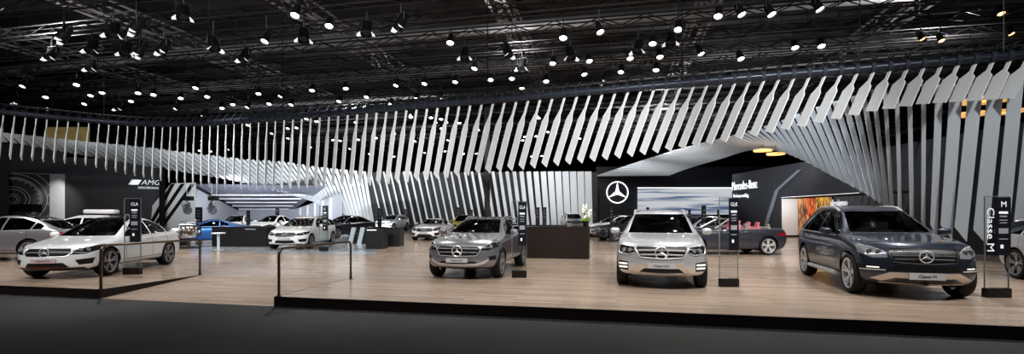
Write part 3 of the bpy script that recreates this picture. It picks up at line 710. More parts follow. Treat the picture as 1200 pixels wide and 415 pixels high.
b2 = mat('room beam', (205, 208, 216), .5)
for k in range(5):
    t = .38+.15*k; y = Y0+(Y1-Y0)*t; z = zc0+(zc1-zc0)*t; bm = nb(); x0 = xl0+(xl1-xl0)*t; x1 = xr0+(xr1-xr0)*t
    box(bm, ((x0+x1)/2-.2, y, z-.06), (x1-x0-.9, .34, .12)); tag(link('beam', bm, b2), kind='structure')
bm = nb(); tube(bm, [Vector((xl0+.1, Y0, zc0)), Vector((xl1+.1, Y1-.1, zc1))], .16, 4); tag(link('trim_5', bm, BLACKW), kind='structure')
for k in range(5):
    t = .2+.16*k; x = xr0+(xr1-xr0)*t; y = Y0+4+(Y1-Y0-4)*t; bm = nb(); box(bm, (x-.05, y-.12, (3.6+(zc1-3.6)*t)/2-.05), (.25, .25, 3.6+(zc1-3.6)*t-.15)); tag(link('pillar', bm, b2), kind='structure')
# ---- star wall, screen, right wall
bm = nb(); x0, x1 = P(698.5, 0, 58).x, P(900, 0, 58).x
box(bm, ((x0+x1)/2, 58.2, 3.6), (x1-x0, .4, 7.2)); tag(link('wall_star', bm, mat('blue black wall', (24, 27, 36), .5)), kind='structure')
LEDW = mat('white lit sign', (255, 255, 255), .3, emit=(255, 255, 255), es=1.4)
rt = empty('hanging_star_sign', P(723.5, 225.5, 57.85), label='large white glowing three-pointed star in a ring on the dark wall', cat='sign')
bm = star_bm(1.25, .12, .055, 48); place_bm(bm, (0, 0, 0), (1, 0, 0), (0, 0, 1)); link('star', bm, LEDW, rt)
scr = bpy.data.materials.new('screen picture'); scr.use_nodes = True; nt = scr.node_tree; bs = nt.nodes['Principled BSDF']
tc = nt.nodes.new('ShaderNodeTexCoord'); mp = nt.nodes.new('ShaderNodeMapping'); mp.inputs['Scale'].default_value = (.07, 1, 1.7); n = nt.nodes.new('ShaderNodeTexNoise'); n.inputs['Scale'].default_value = 1.6; n.inputs['Detail'].default_value = 5; n.inputs['Distortion'].default_value = .5
r = nt.nodes.new('ShaderNodeValToRGB'); r.color_ramp.elements[0].color = lin((96, 118, 160)); r.color_ramp.elements[0].position = .36; r.color_ramp.elements[1].color = lin((232, 236, 240)); r.color_ramp.elements[1].position = .52
nt.links.new(tc.outputs['Object'], mp.inputs[0]); nt.links.new(mp.outputs[0], n.inputs[0]); nt.links.new(n.outputs[0], r.inputs[0]); nt.links.new(r.outputs[0], bs.inputs['Emission Color']); bs.inputs['Emission Strength'].default_value = .5; bs.inputs['Base Color'].default_value = (.02, .02, .02, 1)
bm = nb(); sx0, sx1 = P(748, 0, 57).x, P(872, 0, 57).x; box(bm, (0, 0, 0), (sx1-sx0, .15, 3.1))
o = tag(link('hanging_screen', bm, scr, loc=((sx0+sx1)/2, 57.3, 3.05)), 'wide pale blue video screen low on the dark wall beside the star', 'screen')
bm = nb(); tube(bm, [Vector((sx0-o.location.x-.05, -.1, 1.58)), Vector((sx1-o.location.x, -.1, 1.58))], .05, 6); link('light_strip', bm, LEDW, o)
RWALL = mat('dark right wall', (52, 54, 60), .55, noise=.05, nscale=.5); XW = 18.1
bm = nb()
box(bm, (XW+.9, (32.65+40)/2, 2.4), (1.8, 40-32.65, 4.8)); box(bm, (XW+.9, (14+32.65)/2, (2.64+4.8)/2), (1.8, 32.65-14, 4.8-2.64)); box(bm, (XW+.9, 18, 1.32), (1.8, 8, 2.64))
tag(link('wall_front_right', bm, RWALL), kind='structure')
bm = nb(); box(bm, (XW+1.2, 27.3, 1.32), (.2, 10.7, 2.64)); tag(link('wall_niche_right', bm, M['gloss_black']), kind='structure')
bm = nb(); box(bm, (XW+.55, 32.60, 1.36), (1.1, .1, 2.44)); tag(link('wall_niche_reveal', bm, WHITEW), kind='structure')
bm = nb(); box(bm, (XW-.01, 29, 2.66), (.04, 7.3, .03)); tag(link('trim_6', bm, WHITE), kind='structure')
# swirling wood and amber panels in the niche
def swirl(name, c0, c1, c2, sc, off):
    m = bpy.data.materials.new(name); m.use_nodes = True; nt = m.node_tree; b = nt.nodes['Principled BSDF']
    tc = nt.nodes.new('ShaderNodeTexCoord'); mp = nt.nodes.new('ShaderNodeMapping'); mp.inputs['Location'].default_value = (off, off, off); mp.inputs['Scale'].default_value = (1, 1.5, .55)
    n = nt.nodes.new('ShaderNodeTexNoise'); n.inputs['Scale'].default_value = sc; n.inputs['Distortion'].default_value = 2.2; n.inputs['Detail'].default_value = 5
    r = nt.nodes.new('ShaderNodeValToRGB'); r.color_ramp.elements[0].color = lin(c0); r.color_ramp.elements[0].position = .36; r.color_ramp.elements[1].color = lin(c2); r.color_ramp.elements[1].position = .64; e = r.color_ramp.elements.new(.5); e.color = lin(c1)
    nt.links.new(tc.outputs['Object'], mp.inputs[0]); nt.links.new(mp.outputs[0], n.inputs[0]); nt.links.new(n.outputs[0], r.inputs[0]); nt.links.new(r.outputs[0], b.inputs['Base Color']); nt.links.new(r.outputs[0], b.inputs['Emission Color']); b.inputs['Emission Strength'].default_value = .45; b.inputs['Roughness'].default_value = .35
    return m
ys = [32.5, 31.55, 30.6, 29.8, 29.1]; cols = [((40, 24, 14), (130, 84, 48), (186, 138, 90)), ((60, 16, 8), (190, 80, 26), (226, 150, 60)), ((24, 14, 6), (196, 140, 50), (232, 190, 100)), ((110, 74, 34), (196, 150, 80), (226, 186, 120))]
for k in range(4):
    bm = nb(); box(bm, (0, 0, 0), (.06, ys[k]-ys[k+1]-.04, 2.44))
    tag(link('hanging_art_panel', bm, swirl('swirl %d' % k, *cols[k], 1.3+.2*k, k*3.7), loc=(XW+1.02, (ys[k]+ys[k+1])/2, 1.36)),
        ['dull brown swirled panel beside the white reveal in the niche', 'fiery orange swirled panel, second from the white reveal', 'golden yellow panel with black swirls, third from the white reveal', 'tan wood-grain panel, fourth from the white reveal'][k], 'wall panel', 'swirled panels in the niche')
def right_text(par, s, px0, px1, z, h, X, depth=.03):
    ya, yb = X*F_PX/(px0-CX), X*F_PX/(px1-CX); bm = text_bm(s, h, depth, 1, 'LEFT'); x0 = min(v.co.x for v in bm.verts); x1 = max(v.co.x for v in bm.verts); k = (ya-yb)/(x1-x0)
    for v in bm.verts: v.co.x = (v.co.x-x0)*k
    place_bm(bm, (X-.05, ya, z), (0, -1, 0), (0, 0, 1)); return link('lettering', bm, WHITE, par)
rt = empty('hanging_wall_lettering', label='white two-line lettering on the dark grey wall behind the convertible', cat='lettering')
right_text(rt, 'Mercedes-Benz', 858.8, 888, 3.78, .98, XW); right_text(rt, 'The best or nothing.', 860, 878, 3.0, .42, XW)
rt = empty('hanging_wall_lettering', label='white lowercase word in the black niche beside the amber panels', cat='lettering')
right_text(rt, 'designo', 974.5, 994, 2.2, .55, XW+.9)
# angled grey strip on the right wall, painting the lit edge of its fold
def rw(px, py): Y = XW*F_PX/(px-CX); q = P(px, py, Y); return Vector((XW-.03, q.y, q.z))
bm = nb(); 
for (a, b_) in (((899, 262), (911.5, 223)), ((911.5, 223), (938, 199))):
    p, q = rw(*a), rw(*b_); w = Vector((0, .22, 0)); prism(bm, [p-w, p+w, q+w, q-w], (-.05, 0, 0))
tag(link('trim_7', bm, mat('grey facet strip', (118, 122, 130), .45)), kind='structure')
bm = nb(); c = P(571, 0, 38); box(bm, (c.x, c.y, 5), (.42, .42, 10)); tag(link('column', bm, M['black']), kind='structure')
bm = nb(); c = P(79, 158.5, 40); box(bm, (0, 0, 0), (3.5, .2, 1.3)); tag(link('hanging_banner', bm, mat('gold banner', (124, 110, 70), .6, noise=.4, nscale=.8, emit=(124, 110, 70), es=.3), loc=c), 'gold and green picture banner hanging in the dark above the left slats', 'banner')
# ---- amber ring lamps on the right
AMB = mat('amber ring lamp', (250, 200, 130), .4, emit=(255, 196, 120), es=.55)
for px, py, Y, rr in ((894, 176.5, 31, .55), (909, 180.5, 29, .5), (1158, 117, 22, 1.0), (1138, 134, 20, .55), (1180, 131, 24, .7)):
    c = P(px, py, Y); bm = nb(); lathe(bm, [(rr*.3, -.03), (rr, -.05), (rr, .05), (rr*.3, .05)], 28, 'z')
    lamp = link('hanging_ring_lamp', bm, AMB, loc=c)
    tag(lamp, {894: 'amber disc lamp above the dark wall, the one farther from the slats', 909: 'amber disc lamp above the dark wall, close to the slats', 1158: 'amber disc lamp behind the blades over the car at the edge, uppermost', 1138: 'amber disc lamp behind the blades, lower and closer to the dark blue car', 1180: 'amber disc lamp behind the blades, lower and closer to the picture edge'}[px], 'lamp', 'amber disc lamps')
    bm = nb(); tube(bm, [Vector((0, 0, .05)), Vector((0, 0, min(9.8, c.z+3.4)-c.z))], .015, 4); link('cord', bm, M['black'], lamp)
# ------------------------------------------------------------------ the ribbon of blades
BLADE = mat('white blade', (226, 231, 236), .38, spec=.4)
BLADE_SHADED = mat('white blade tinted as shaded', (198, 208, 218), .38, spec=.4)  # blade copy with the right ribbon's cool shade put into its colour
BLADE_EDGE = mat('blade clamp', (60, 66, 76), .4, .4)
TUBEM = mat('blue steel ring tube', (50, 56, 68), .35, .4)
ti = [(-60, 123), (0, 130.5), (60, 136.5), (120, 142), (170, 144.8), (220, 144.8), (276, 141.5), (363, 134.5), (450, 127), (600, 115), (700, 106.5), (800, 97.5), (900, 89), (1000, 81), (1100, 72.5), (1200, 64), (1260, 59)]
tx = [p[0] for p in ti]; tyy = [p[1] for p in ti]
HT = 5.0
def sm_interp(x, xs, ys):                         # smooth curve through the points
    xs = np.array(xs, float); ys = np.array(ys, float); d = np.gradient(ys, xs); i = int(np.clip(np.searchsorted(xs, x)-1, 0, len(xs)-2))
    h = xs[i+1]-xs[i]; t = (x-xs[i])/h
    return (2*t**3-3*t*t+1)*ys[i]+(t**3-2*t*t+t)*h*d[i]+(-2*t**3+3*t*t)*ys[i+1]+(t**3-t*t)*h*d[i+1]
def ring_pt(px):
    py = sm_interp(px, tx, tyy); return P(px, py, HT*F_PX/(HOR-py))
bm = nb(); tube(bm, [ring_pt(x) for x in np.linspace(-60, 1260, 120)], .15, 10)
ring = tag(link('curved_truss_tube', bm, TUBEM, None, True), 'long curved blue steel tube from which the front blades hang', 'tube')
for px in (120, 330, 571, 800, 1010, 1180):
    p = ring_pt(px); bm = nb(); tube(bm, [p+Vector((0, .1, .1)), Vector((p.x, p.y+.1, 15))], .02, 4); link('hanging_cable', bm, M['black'], ring)
xs, pit = [0, 100, 200, 280, 360, 450, 560, 680, 800, 900, 1000, 1100, 1260], [13, 12, 9.2, 9.5, 10.6, 11.6, 13.3, 14.8, 15.6, 17.5, 19.2, 20.2, 20]
fx_, x = [], 4.0
while x < 1222: fx_.append(x); x += float(np.interp(x, xs, pit))
bm = nb(); tube(bm, [ring_pt(x)+Vector((0, .5, .42)) for x in np.linspace(-60, 1260, 120)], .05, 6)
for xa, xb in zip(fx_, fx_[1:]):
    p = ring_pt((xa+xb)/2); tube(bm, [p+Vector((0, .1, .1)), p+Vector((0, .5, .42))], .022, 4)
link('truss_chord', bm, M['black'], ring)
K = [0, 100, 200, 280, 450, 600, 700, 800, 870, 965, 1040, 1100, 1260]
drop = [2.1, 2.2, 3.05, 3.55, 3.45, 3.0, 2.75, 2.45, 2.2, 1.75, 1.35, 1.2, 1.2]
lean = [.16, .14, .10, .05, .45, .80, .92, .92, .88, .72, .50, .45, .45]
wid = [.26, .26, .26, .26, .32, .38, .42, .44, .46, .48, .50, .50, .50]
seen = [.055, .05, .045, .06, .18, .26, .28, .29, .29, .31, .34, .37, .37]      # width a visitor in the aisle sees
nF = len(fx_)
for k, px in enumerate(fx_):
    p = ring_pt(px); t = (ring_pt(px+3)-ring_pt(px-3)); t.z = 0; t.normalize(); n = Vector((t.y, -t.x, 0))
    L, le, w, sw = (float(np.interp(px, K, q)) for q in (drop, lean, wid, seen)); a = math.asin(min(.98, sw/w))
    ray = Vector((p.x, p.y, 0)).normalized(); pr = Vector((ray.y, -ray.x, 0))
    d = pr*math.sin(a)-ray*math.cos(a)*(1 if px > 330 else -1); th = d.cross(Vector((0, 0, 1))).normalized()
    ax = (Vector((0, 0, -1))*L - t*le); o = p + Vector((0, 0, -.19))
    # outline of one blade: narrow neck, shoulder, slanted foot
    nk = .07 if px > 330 else .05
    q = [d*nk, -d*nk*.8, -d*nk*.8+ax*.16, -d*(w*.60)+ax*.31, -d*(w*.60)+ax*.92, d*(w*.40)+ax*1.0, d*(w*.40)+ax*.34, d*nk+ax*.24]
    bm = nb(); prism(bm, [v-th*.02 for v in q], th*.045); bmesh.ops.recalc_face_normals(bm, faces=bm.faces)
    bl = tag(link('hanging_fin', bm, BLADE, loc=o), 'white blade hanging from the curved tube, %s of the front row from left' % ordinal(k+1), 'blade', 'white blades of the front row')
    bm = nb(); lathe(bm, [(.17, -.06), (.195, -.06), (.195, .06), (.17, .06), (.17, -.06)], 12, 'x'); bmesh.ops.transform(bm, matrix=Matrix.Translation(p-o) @ Matrix.Rotation(math.atan2(t.y, t.x), 4, 'Z'), verts=bm.verts); prism(bm, [p-o+Vector((0, 0, .2))+t*.02+n*-.1, p-o+Vector((0, 0, .2))+t*.02+n*.16, p-o+Vector((0, 0, .42))+t*.14+n*.02], t*.05)
    tube(bm, [p-o+Vector((0, 0, .2))-t*.08, p-o+Vector((0, 0, .34))+t*.0, p-o+Vector((0, 0, .22))+t*.12], .03, 4); bmesh.ops.recalc_face_normals(bm, faces=bm.faces)
    link('clamp', bm, BLADE_EDGE, bl)

def ruled(knots, pitches, name, word, group, m, frac, turn, cat, thick=.03, follow=None):
    """slats between an upper and a lower curve; knots: (px, py, Y, px, py, Y); frac: slat width as a share of the spacing"""
    kx = [k[0] for k in knots]
    A3 = [P(*k[:3]) for k in knots]; B3 = [P(*k[3:]) for k in knots]
    def at(L, x): return Vector([sm_interp(x, kx, [p[i] for p in L]) for i in range(3)])
    x = kx[0]; out = []
    while x < kx[-1]: out.append(x); x += float(np.interp(x, pitches[0], pitches[1]))
    for i, x in enumerate(out):
        st = float(np.interp(x, pitches[0], pitches[1]))
        a, b_ = at(A3, x), at(B3, x); ax = b_-a; axn = ax.normalized()
        sp = (at(A3, x+st*.5)+at(B3, x+st*.5)-at(A3, x-st*.5)-at(B3, x-st*.5))*.5
        mid = (a+b_)/2; ray = (mid-Vector((0, 0, EYE))).normalized(); pr = axn.cross(ray).normalized()
        if pr.x < 0: pr = -pr
        w = abs(sp.dot(pr))*float(np.interp(x, frac[0], frac[1])); g = math.radians(float(np.interp(x, turn[0], turn[1])))
        tn = math.tan(g); d = pr+ray*tn; th = axn.cross(d).normalized()*thick; sl = axn*min(.25, ax.length*.06)
        fo = float(np.interp(x, *follow)) if follow else 0
        def end(L): 
            v = at(L, x+st*.5)-at(L, x-st*.5); B_ = Matrix((axn, pr, ray)).transposed(); k_ = B_.inverted() @ v
            return axn*(k_[0]/max(1e-3, abs(k_[1])))*w/2*fo
        e1, e2 = end(A3), end(B3); sl = sl*(1-fo)
        bm = nb(); prism(bm, [-d*w/2-e1, d*w/2+e1, d*w/2+ax+sl+e2, -d*w/2+ax-sl-e2], th); bmesh.ops.recalc_face_normals(bm, faces=bm.faces)
        tag(link(name, bm, (BLADE if m is BLADE_SHADED and x < 860 else m), loc=a), word % ordinal(i+1), cat, group)
KL = [(-24, 152.5, 26.9, -16, 164.5, 30), (2, 155, 27.6, 12, 167, 31), (48, 160, 29.3, 69, 177, 36), (104, 166, 31.3, 134, 188, 40), (162, 171.5, 33.8, 195, 198.5, 41.8), (247, 182, 38.5, 284, 214, 44.5),
      (292, 187, 41.5, 331, 226, 47), (331, 189.5, 44.5, 365, 236, 49), (375, 196, 48.5, 399, 250, 51), (427, 201, 52, 437, 263, 52)]
ruled(KL, ([-24, 150, 250, 330, 427], [10, 8.2, 7, 5.7, 5.5]), 'hanging_fin', 'pale slat of the swirling left ribbon, %s from left', 'pale slats of the left ribbon', BLADE, ([-40, 60, 150, 300, 427], [.9, .93, .86, .80, .78]), ([-40, 427], [25, 35]), 'slat', follow=([-40, 80, 260, 427], [.9, .8, .3, .1]))
KW = [(434, 201, 52, 450, 268, 52), (560, 201, 52, 572, 268, 52), (650, 201, 52, 654, 268, 52), (696, 201, 52, 697, 268, 52)]
ruled(KW, ([434, 560, 700], [7.7, 8.2, 9]), 'standing_fin', 'tall slat standing along the back wall, %s from left', 'tall slats of the back wall', BLADE, ([434, 540, 600, 650, 700], [.22, .30, .52, .85, .95]), ([434, 700], [30, 12]), 'slat')
KR = [(698, 206, 57, 785, 205.5, 57), (740, 192, 45, 805, 198, 49), (781, 179, 36.8, 842, 187, 41), (842, 162.5, 29.9, 886, 175.5, 35), (869, 156, 27.9, 908, 176.5, 32.5), (910, 143, 24.5, 940, 187.5, 28), (945, 130, 21.9, 981, 209.5, 24.5),
      (968, 122, 20.5, 1005, 222, 22.5), (1005, 111, 18.9, 1031, 237, 20.7), (1043, 99, 17.5, 1049, 250, 19.5), (1077, 98, 17.0, 1078, 263, 18.2), (1095, 99, 16.8, 1090, 270, 17.6), (1120, 99, 16.5, 1108, 272, 17), (1147, 98, 16.2, 1128, 275, 16.6), (1190, 95, 15.8, 1172, 282, 16.3), (1240, 90, 15.4, 1215, 287, 16)]
ruled(KR, ([698, 800, 870, 940, 1000, 1043, 1090, 1130, 1240], [5.2, 5, 6, 8.4, 11.5, 14.5, 19, 24, 22]), 'hanging_fin', 'white slat of the swirling right ribbon, %s from its far end', 'white slats of the right ribbon', BLADE_SHADED,
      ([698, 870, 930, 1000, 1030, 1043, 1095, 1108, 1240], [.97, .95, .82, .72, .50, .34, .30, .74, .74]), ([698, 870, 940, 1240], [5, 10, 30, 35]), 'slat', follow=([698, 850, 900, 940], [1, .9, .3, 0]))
# dark backing behind the slats of the back wall
bm = nb(); box(bm, (P(566, 0, 52.9).x, 52.9, 3.05), (P(700, 0, 52.9).x-P(432, 0, 52.9).x, .1, 6.1)); tag(link('wall_slat_backing', bm, mat('slat backing', (54, 56, 60), .6)), kind='structure')
bm = nb(); box(bm, (P(566, 0, 51.4).x, 51.6, .2), (P(700, 0, 52).x-P(440, 0, 52).x, .5, .4)); tag(link('baseboard_back', bm, M['black']), kind='structure')

# ------------------------------------------------------------------ rig: trusses, beams, spotlights
RIG = mat('rig metal', (52, 52, 55), .5, .3); RIGB = mat('roof steel', (150, 150, 152), .6, .1); DUCT = mat('duct', (150, 152, 156), .5, .2)
def lattice(L, s, r=.028, bay=1.0):
    bm = nb(); n = int(L/bay)
    cs = [(-s/2, 0), (s/2, 0), (-s/2, s), (s/2, s)]
    for y, z in cs: tube(bm, [(-L/2, y, z), (L/2, y, z)], r*1.4, 4)
    for k in range(n):
        x = -L/2+k*bay
        for (a, b_) in ((0, 2), (1, 3), (0, 1)):
            p, q = (cs[a], cs[b_]) if k % 2 else (cs[b_], cs[a]); tube(bm, [(x, p[0], p[1]), (x+bay, q[0], q[1])], r, 3)
    return bm
ZT = 9.9; rows = [13.5+2.3*k for k in range(19)]; tm = None
def yrow(Y0, X): return Y0-.2132*X
used_rows = {}
LIT = [(31,90),(28,98),(54,111),(90,96),(100,115),(107,109),(154,112),(162,106),(159,120),(212,110),(212,118),(243,110),(260,124),(273,118),(291,123),(207,125),(303,106),(316,119),(342,120),(366,102),(398,116),(405,99),(465,95),(498,94),(458,115),(516,111),(488,113),(534,92),(557,75),(528,46),(660,40),(702,33),(648,68),(684,80),(738,64),(728,81),(769,78),(773,63),(820,57),(873,54),(867,65),(854,84),(842,5),(867,5),(931,50),(962,50),(940,81),(958,6),(984,80),(765,47),(795,30),(690,62),(600,88),(612,96),(575,90),(1079,44),(1102,46),(1172,9),(1183,38),(1183,63),(1040,72),(902,12),(386,15),(312,44),(347,13),(120,100),(180,108),(230,100),(330,110),(430,108),(640,92)]
DARK = [(75,37),(108,47),(133,32),(61,60),(110,65),(108,73),(148,55),(165,55),(192,52),(160,27),(215,5),(250,48),(287,62),(356,38),(430,30),(470,22),(545,60),(594,50),(612,70),(668,60),(710,88),(748,52),(786,40),(60,118),(20,115),(140,122),(240,128)]
rnd = random.Random(3)
FAR = [(rnd.uniform(228, 690), rnd.uniform(134, 182)) for _ in range(60)]
def make_spot(lens, ring_m, s):
    root = empty('hanging_spotlight')
    bm = nb(); d = Vector((0, -.45, -.9)).normalized(); a = Vector((0, 0, -.32*s))
    q = d.to_track_quat('Z', 'Y').to_matrix().to_4x4(); mx = Matrix.Translation(a) @ q
    lathe(bm, [(.001, -.30*s), (.11*s, -.28*s), (.135*s, -.12*s), (.15*s, .12*s), (.17*s, .22*s), (.155*s, .22*s), (.14*s, .15*s)], 14, 'z'); bmesh.ops.transform(bm, matrix=mx, verts=bm.verts); link('lamp_housing', bm, M['black'], root, True, angle=40)
    bm = nb(); lathe(bm, [(.001, .185*s), (.10*s, .18*s), (.148*s, .16*s)], 14, 'z'); bmesh.ops.transform(bm, matrix=mx, verts=bm.verts); link('lens', bm, lens, root, True)
    bm = nb(); tube(bm, [Vector((.19*s, 0, -.3*s)), Vector((.19*s, 0, -.06*s)), Vector((-.19*s, 0, -.06*s)), Vector((-.19*s, 0, -.3*s))], .018*s, 4); tube(bm, [Vector((0, 0, -.06*s)), Vector((0, 0, .14*s))], .03*s, 6); link('yoke', bm, RIG, root)
    for sx in (-1, 1):
        bm = nb(); p = a + d*.2*s; w = Vector((sx*.16*s, 0, 0)); e = Vector((sx*.26*s, 0, 0)); u = Vector((0, d.z, -d.y))
        prism(bm, [p+w-u*.08*s, p+w+u*.10*s, p+e+d*.10*s+u*.07*s, p+e+d*.06*s-u*.05*s], d*.01); link('barn_door', bm, ring_m, root)
    return root
LENS = mat('bright lamp lens', (255, 255, 255), .3, emit=(255, 250, 242), es=10); LENSD = mat('dim lamp lens', (26, 27, 30), .1, .3); LENSW = mat('warm lamp lens', (255, 210, 150), .3, emit=(255, 190, 110), es=6)
FLAP_GLOW = mat('lamp flap with added glow', (225, 225, 228), .3, .2, emit=(235, 238, 245), es=.55)  # flaps are no lamps; the light they catch is put in as glow
protos = {'lit': make_spot(LENS, M['black'], 1.0), 'dark': make_spot(LENSD, FLAP_GLOW, 1.35), 'warm': make_spot(LENSW, M['black'], .8)}
spots = []
for kind, lst in (('lit', LIT), ('dark', DARK), ('far', FAR)):
    for px, py in lst:
        k = (px-CX)/F_PX; Ys = 7.75*F_PX/(HOR-py); Y0s = Ys*(1+.2132*k)
        i = min(range(len(rows)), key=lambda j: abs(rows[j]-Y0s)); Y = rows[i]/(1+.2132*k); q = P(px, py, Y)
        spots.append((i, q, 'warm' if (px in (1079, 1102, 1172, 1183) or (kind == 'dark' and rnd.random() < .0)) else ('lit' if kind != 'dark' else 'dark')))
spots.sort(key=lambda t: (t[0], t[1].x)); cnt = {}; first = {}
rowno = {r: n+1 for n, r in enumerate(sorted({s[0] for s in spots}))}
SPOTPOS = []; keep = []; stems = []
for i, q, kd in spots:
    if any(i == a and (q-b_).length < .62 for a, b_, _ in keep): continue
    if q.z > 9.32: q = Vector((q.x, q.y, 9.32))
    keep.append((i, q, kd))
spots = keep
for i, q, kd in spots:
    cnt[i] = cnt.get(i, 0)+1
    if kd not in first: o = protos[kd]; first[kd] = 1
    else: o = dup(protos[kd])
    o.location = (q.x, q.y, q.z+.3); o.rotation_euler = (0, 0, rnd.uniform(-.6, .6) + (0 if kd != 'dark' else rnd.uniform(-1, 1)))
    tag(o, '%s stage spotlight, %s from left on the %s lighting truss from the front' % ({'lit': 'glowing white', 'dark': 'unlit black', 'warm': 'glowing amber'}[kd], ordinal(cnt[i]), ordinal(rowno[i])), 'spotlight', 'stage spotlights under the roof')
    SPOTPOS.append((Vector(o.location), kd))
    # stem up to the truss
    zt = yrow(0, 0)+ZT; top = ZT-.07-(q.z+.3)
    if top > .15: stems.append((o, top))
for o, top in stems: bm = nb(); tube(bm, [Vector((0, 0, .12)), Vector((0, 0, top))], .025, 4); link('stem', bm, RIG, o)
for i in rowno:
    if tm is None:
        t_ = link('lighting_truss', lattice(100, .42), RIG); tm = t_
    else: t_ = dup(tm)
    t_.location = (0, rows[i], ZT); t_.rotation_euler = (0, 0, math.radians(-12.04))
    tag(t_, 'long black lattice lighting truss, %s from the front under the roof' % ordinal(rowno[i]), 'truss', 'lighting trusses under the roof')
    for x in (-30, -15, 0, 15, 30) if t_ is tm else ():
        bm = nb(); tube(bm, [Vector((x, 0, .42)), Vector((x, 0, 5))], .02, 4); link('hanging_cable', bm, RIG, t_)
# roof beams along the hall and ducts across it
proto = None
for k, u in enumerate(range(-4, 6)):
    if proto is None: proto = o = link('roof_beam', lattice(80, .9, .06, 1.6), RIGB)
    else: o = dup(proto)
    c = Vector((-1.2, 23.7, 0)) + U*(u*11) + V*18; o.location = (c.x, c.y, 12.6); o.rotation_euler = (0, 0, math.radians(90-12.04)); tag(o, kind='structure')
proto = None
for k in range(6):
    bm = nb(); tube(bm, [Vector((-60, 0, 0)), Vector((60, 0, 0))], .30+.12*(k % 3), 10)
    o = link('hanging_duct', bm, DUCT, None, True, loc=(0, rows[5]+1.15+6.9*k, 11.6), rz=math.radians(-12.04)); tag(o, 'grey air duct running across under the roof, %s from the front' % ordinal(k+1), 'duct', 'air ducts under the roof')
    tag(o)
# ------------------------------------------------------------------ cars on show
PW = paint('white paint', (236, 237, 240), 0, .3); PWS = paint('white pearl paint', (226, 229, 234), .1, .3); PG = paint('mid grey metallic', (138, 140, 146), .65, .34, flake=.12); PS = paint('bright silver metallic', (200, 203, 208), .5, .3, flake=.1)
PB = paint('dark blue grey metallic', (56, 62, 76), .55, .3, flake=.15); PDG = paint('dark grey metallic', (66, 70, 80), .5, .3); PBL = paint('bright blue metallic', (48, 104, 172), .4, .3); PY = paint('yellow paint', (226, 206, 60), 0, .3); PSL = paint('silver lilac metallic', (150, 150, 158), .6, .3)
def hd(deg): a = math.radians(deg); return (math.sin(a), -math.cos(a))   # 0 faces the viewer, + turns toward picture right
coupe = put_car(make_car('car', CLA, PWS, 'white four-door coupe with red bumper accent and black roof on the left platform', 'car', rim=M['rim_dark'], plate='Classe CLA', steer=0), (-11.05, 12.22), hd(8.5))
suv = put_car(make_car('car', GLK, PS, 'bright silver boxy off-roader facing straight out with glowing daytime lights', 'car', plate='Classe GLK'), (3.245, 10.62), (-.27, -.963))
cross = put_car(make_car('car', GLA, PG, 'mid grey compact crossover with black roof and silver bumper bar', 'car', rim=M['rim_dark'], plate='Classe GLA'), (-1.10, 12.10), (-.216, -.976))
big = put_car(make_car('car', ML, PB, 'dark blue-grey large off-roader with chrome side steps', 'car', plate='Classe M'), (7.55, 9.36), (-.279, -.960))
wag = put_car(make_car('car', WAGON, PW, 'white estate car with roof rails beside the black counter', 'car', rim=M['rim_dark']), (-9.85, 21.75), hd(2))
road = put_car(make_car('car', SL, PW, 'low white sports coupe behind the mid grey crossover', 'car'), (-5.0, 29.0), hd(-6))
cab = put_car(make_car('car', CABRIO, PDG, 'dark grey open convertible with red seats seen from the side', 'car'), (6.9, 19.15), (-1, -.03))
def copy_car(src, pfrom, pto, pos, head, label, s=1):
    r = dup(src, None, {pfrom: pto}); put_car(r, pos, head); r['label'] = label; r.scale = (s, s, s)
    return r
copy_car(coupe, PWS, PSL, (-18.6, 16.6), (-1, -.06), 'silver lilac coupe cut by the picture edge, its tail behind the white coupe', 1.03)
boxed = copy_car(cross, PG, PW, (-20.9, 21.4), (-.93, -.36), 'white car with a roof box behind the white coupe')
copy_car(road, PW, PBL, (-17.4, 25.2), (-.88, -.47), 'bright blue sports coupe behind the display engine')
copy_car(coupe, PWS, PW, (-20.3, 35.0), hd(12), 'white saloon behind the black counter, beside the open room wall')
copy_car(coupe, PWS, PW, (-18.15, 35.2), hd(-4), 'white saloon behind the black counter, closer to the white estate')
copy_car(coupe, PWS, PDG, (-11.9, 31.5), hd(-28), 'dark grey saloon behind the white estate and slanted plinths')
copy_car(cross, PG, PW, (-11.6, 44.5), hd(-14), 'small white car before the back wall slats, beyond the black podiums')
copy_car(coupe, PWS, PY, (-3.85, 38.5), hd(6), 'yellow car mostly hidden behind the mid grey crossover')
copy_car(suv, PS, PW, (6.0, 46), hd(3), 'white off-roader far behind the dark reception counter')
copy_car(coupe, PWS, PW, (5.8, 33.2), (-.95, -.31), 'white saloon far behind, beyond the dark grey saloon under the star wall')
copy_car(coupe, PWS, PDG, (5.62, 28.3), (-.97, -.24), 'dark grey saloon seen from the side under the star wall')
copy_car(coupe, PWS, PSL, (8.2, 24.6), (-.97, -.24), 'silver saloon behind the convertible, nearest to the convertible')
copy_car(coupe, PWS, PDG, (10.4, 33.6), (-.97, -.24), 'dark grey saloon second row behind the convertible')
copy_car(coupe, PWS, PW, (12.6, 40.0), (-.97, -.24), 'white saloon third row behind the convertible, under the screen')
copy_car(wag, PW, PS, (12.15, 8.55), (-.279, -.960), 'silver car cut off by the picture edge beyond the last totem', 1.06)
# roof box on the white car
mw = Matrix.Translation(boxed.location) @ Matrix.Rotation(boxed.rotation_euler.z, 4, 'Z')
rb = empty('roof_box', mw @ Vector((-2.3, 0, 1.46)), boxed.rotation_euler.z, 'white roof box on the white car behind the white coupe', 'roof box')
bm = nb(); box(bm, (0, 0, .20), (1.15, .72, .2), bev=.07); link('box_shell', bm, PW, rb, True, angle=50); bm = nb(); box(bm, (.5, 0, .04), (.06, 1.1, .05)); box(bm, (-.5, 0, .04), (.06, 1.1, .05)); link('crossbar', bm, M['black'], rb)

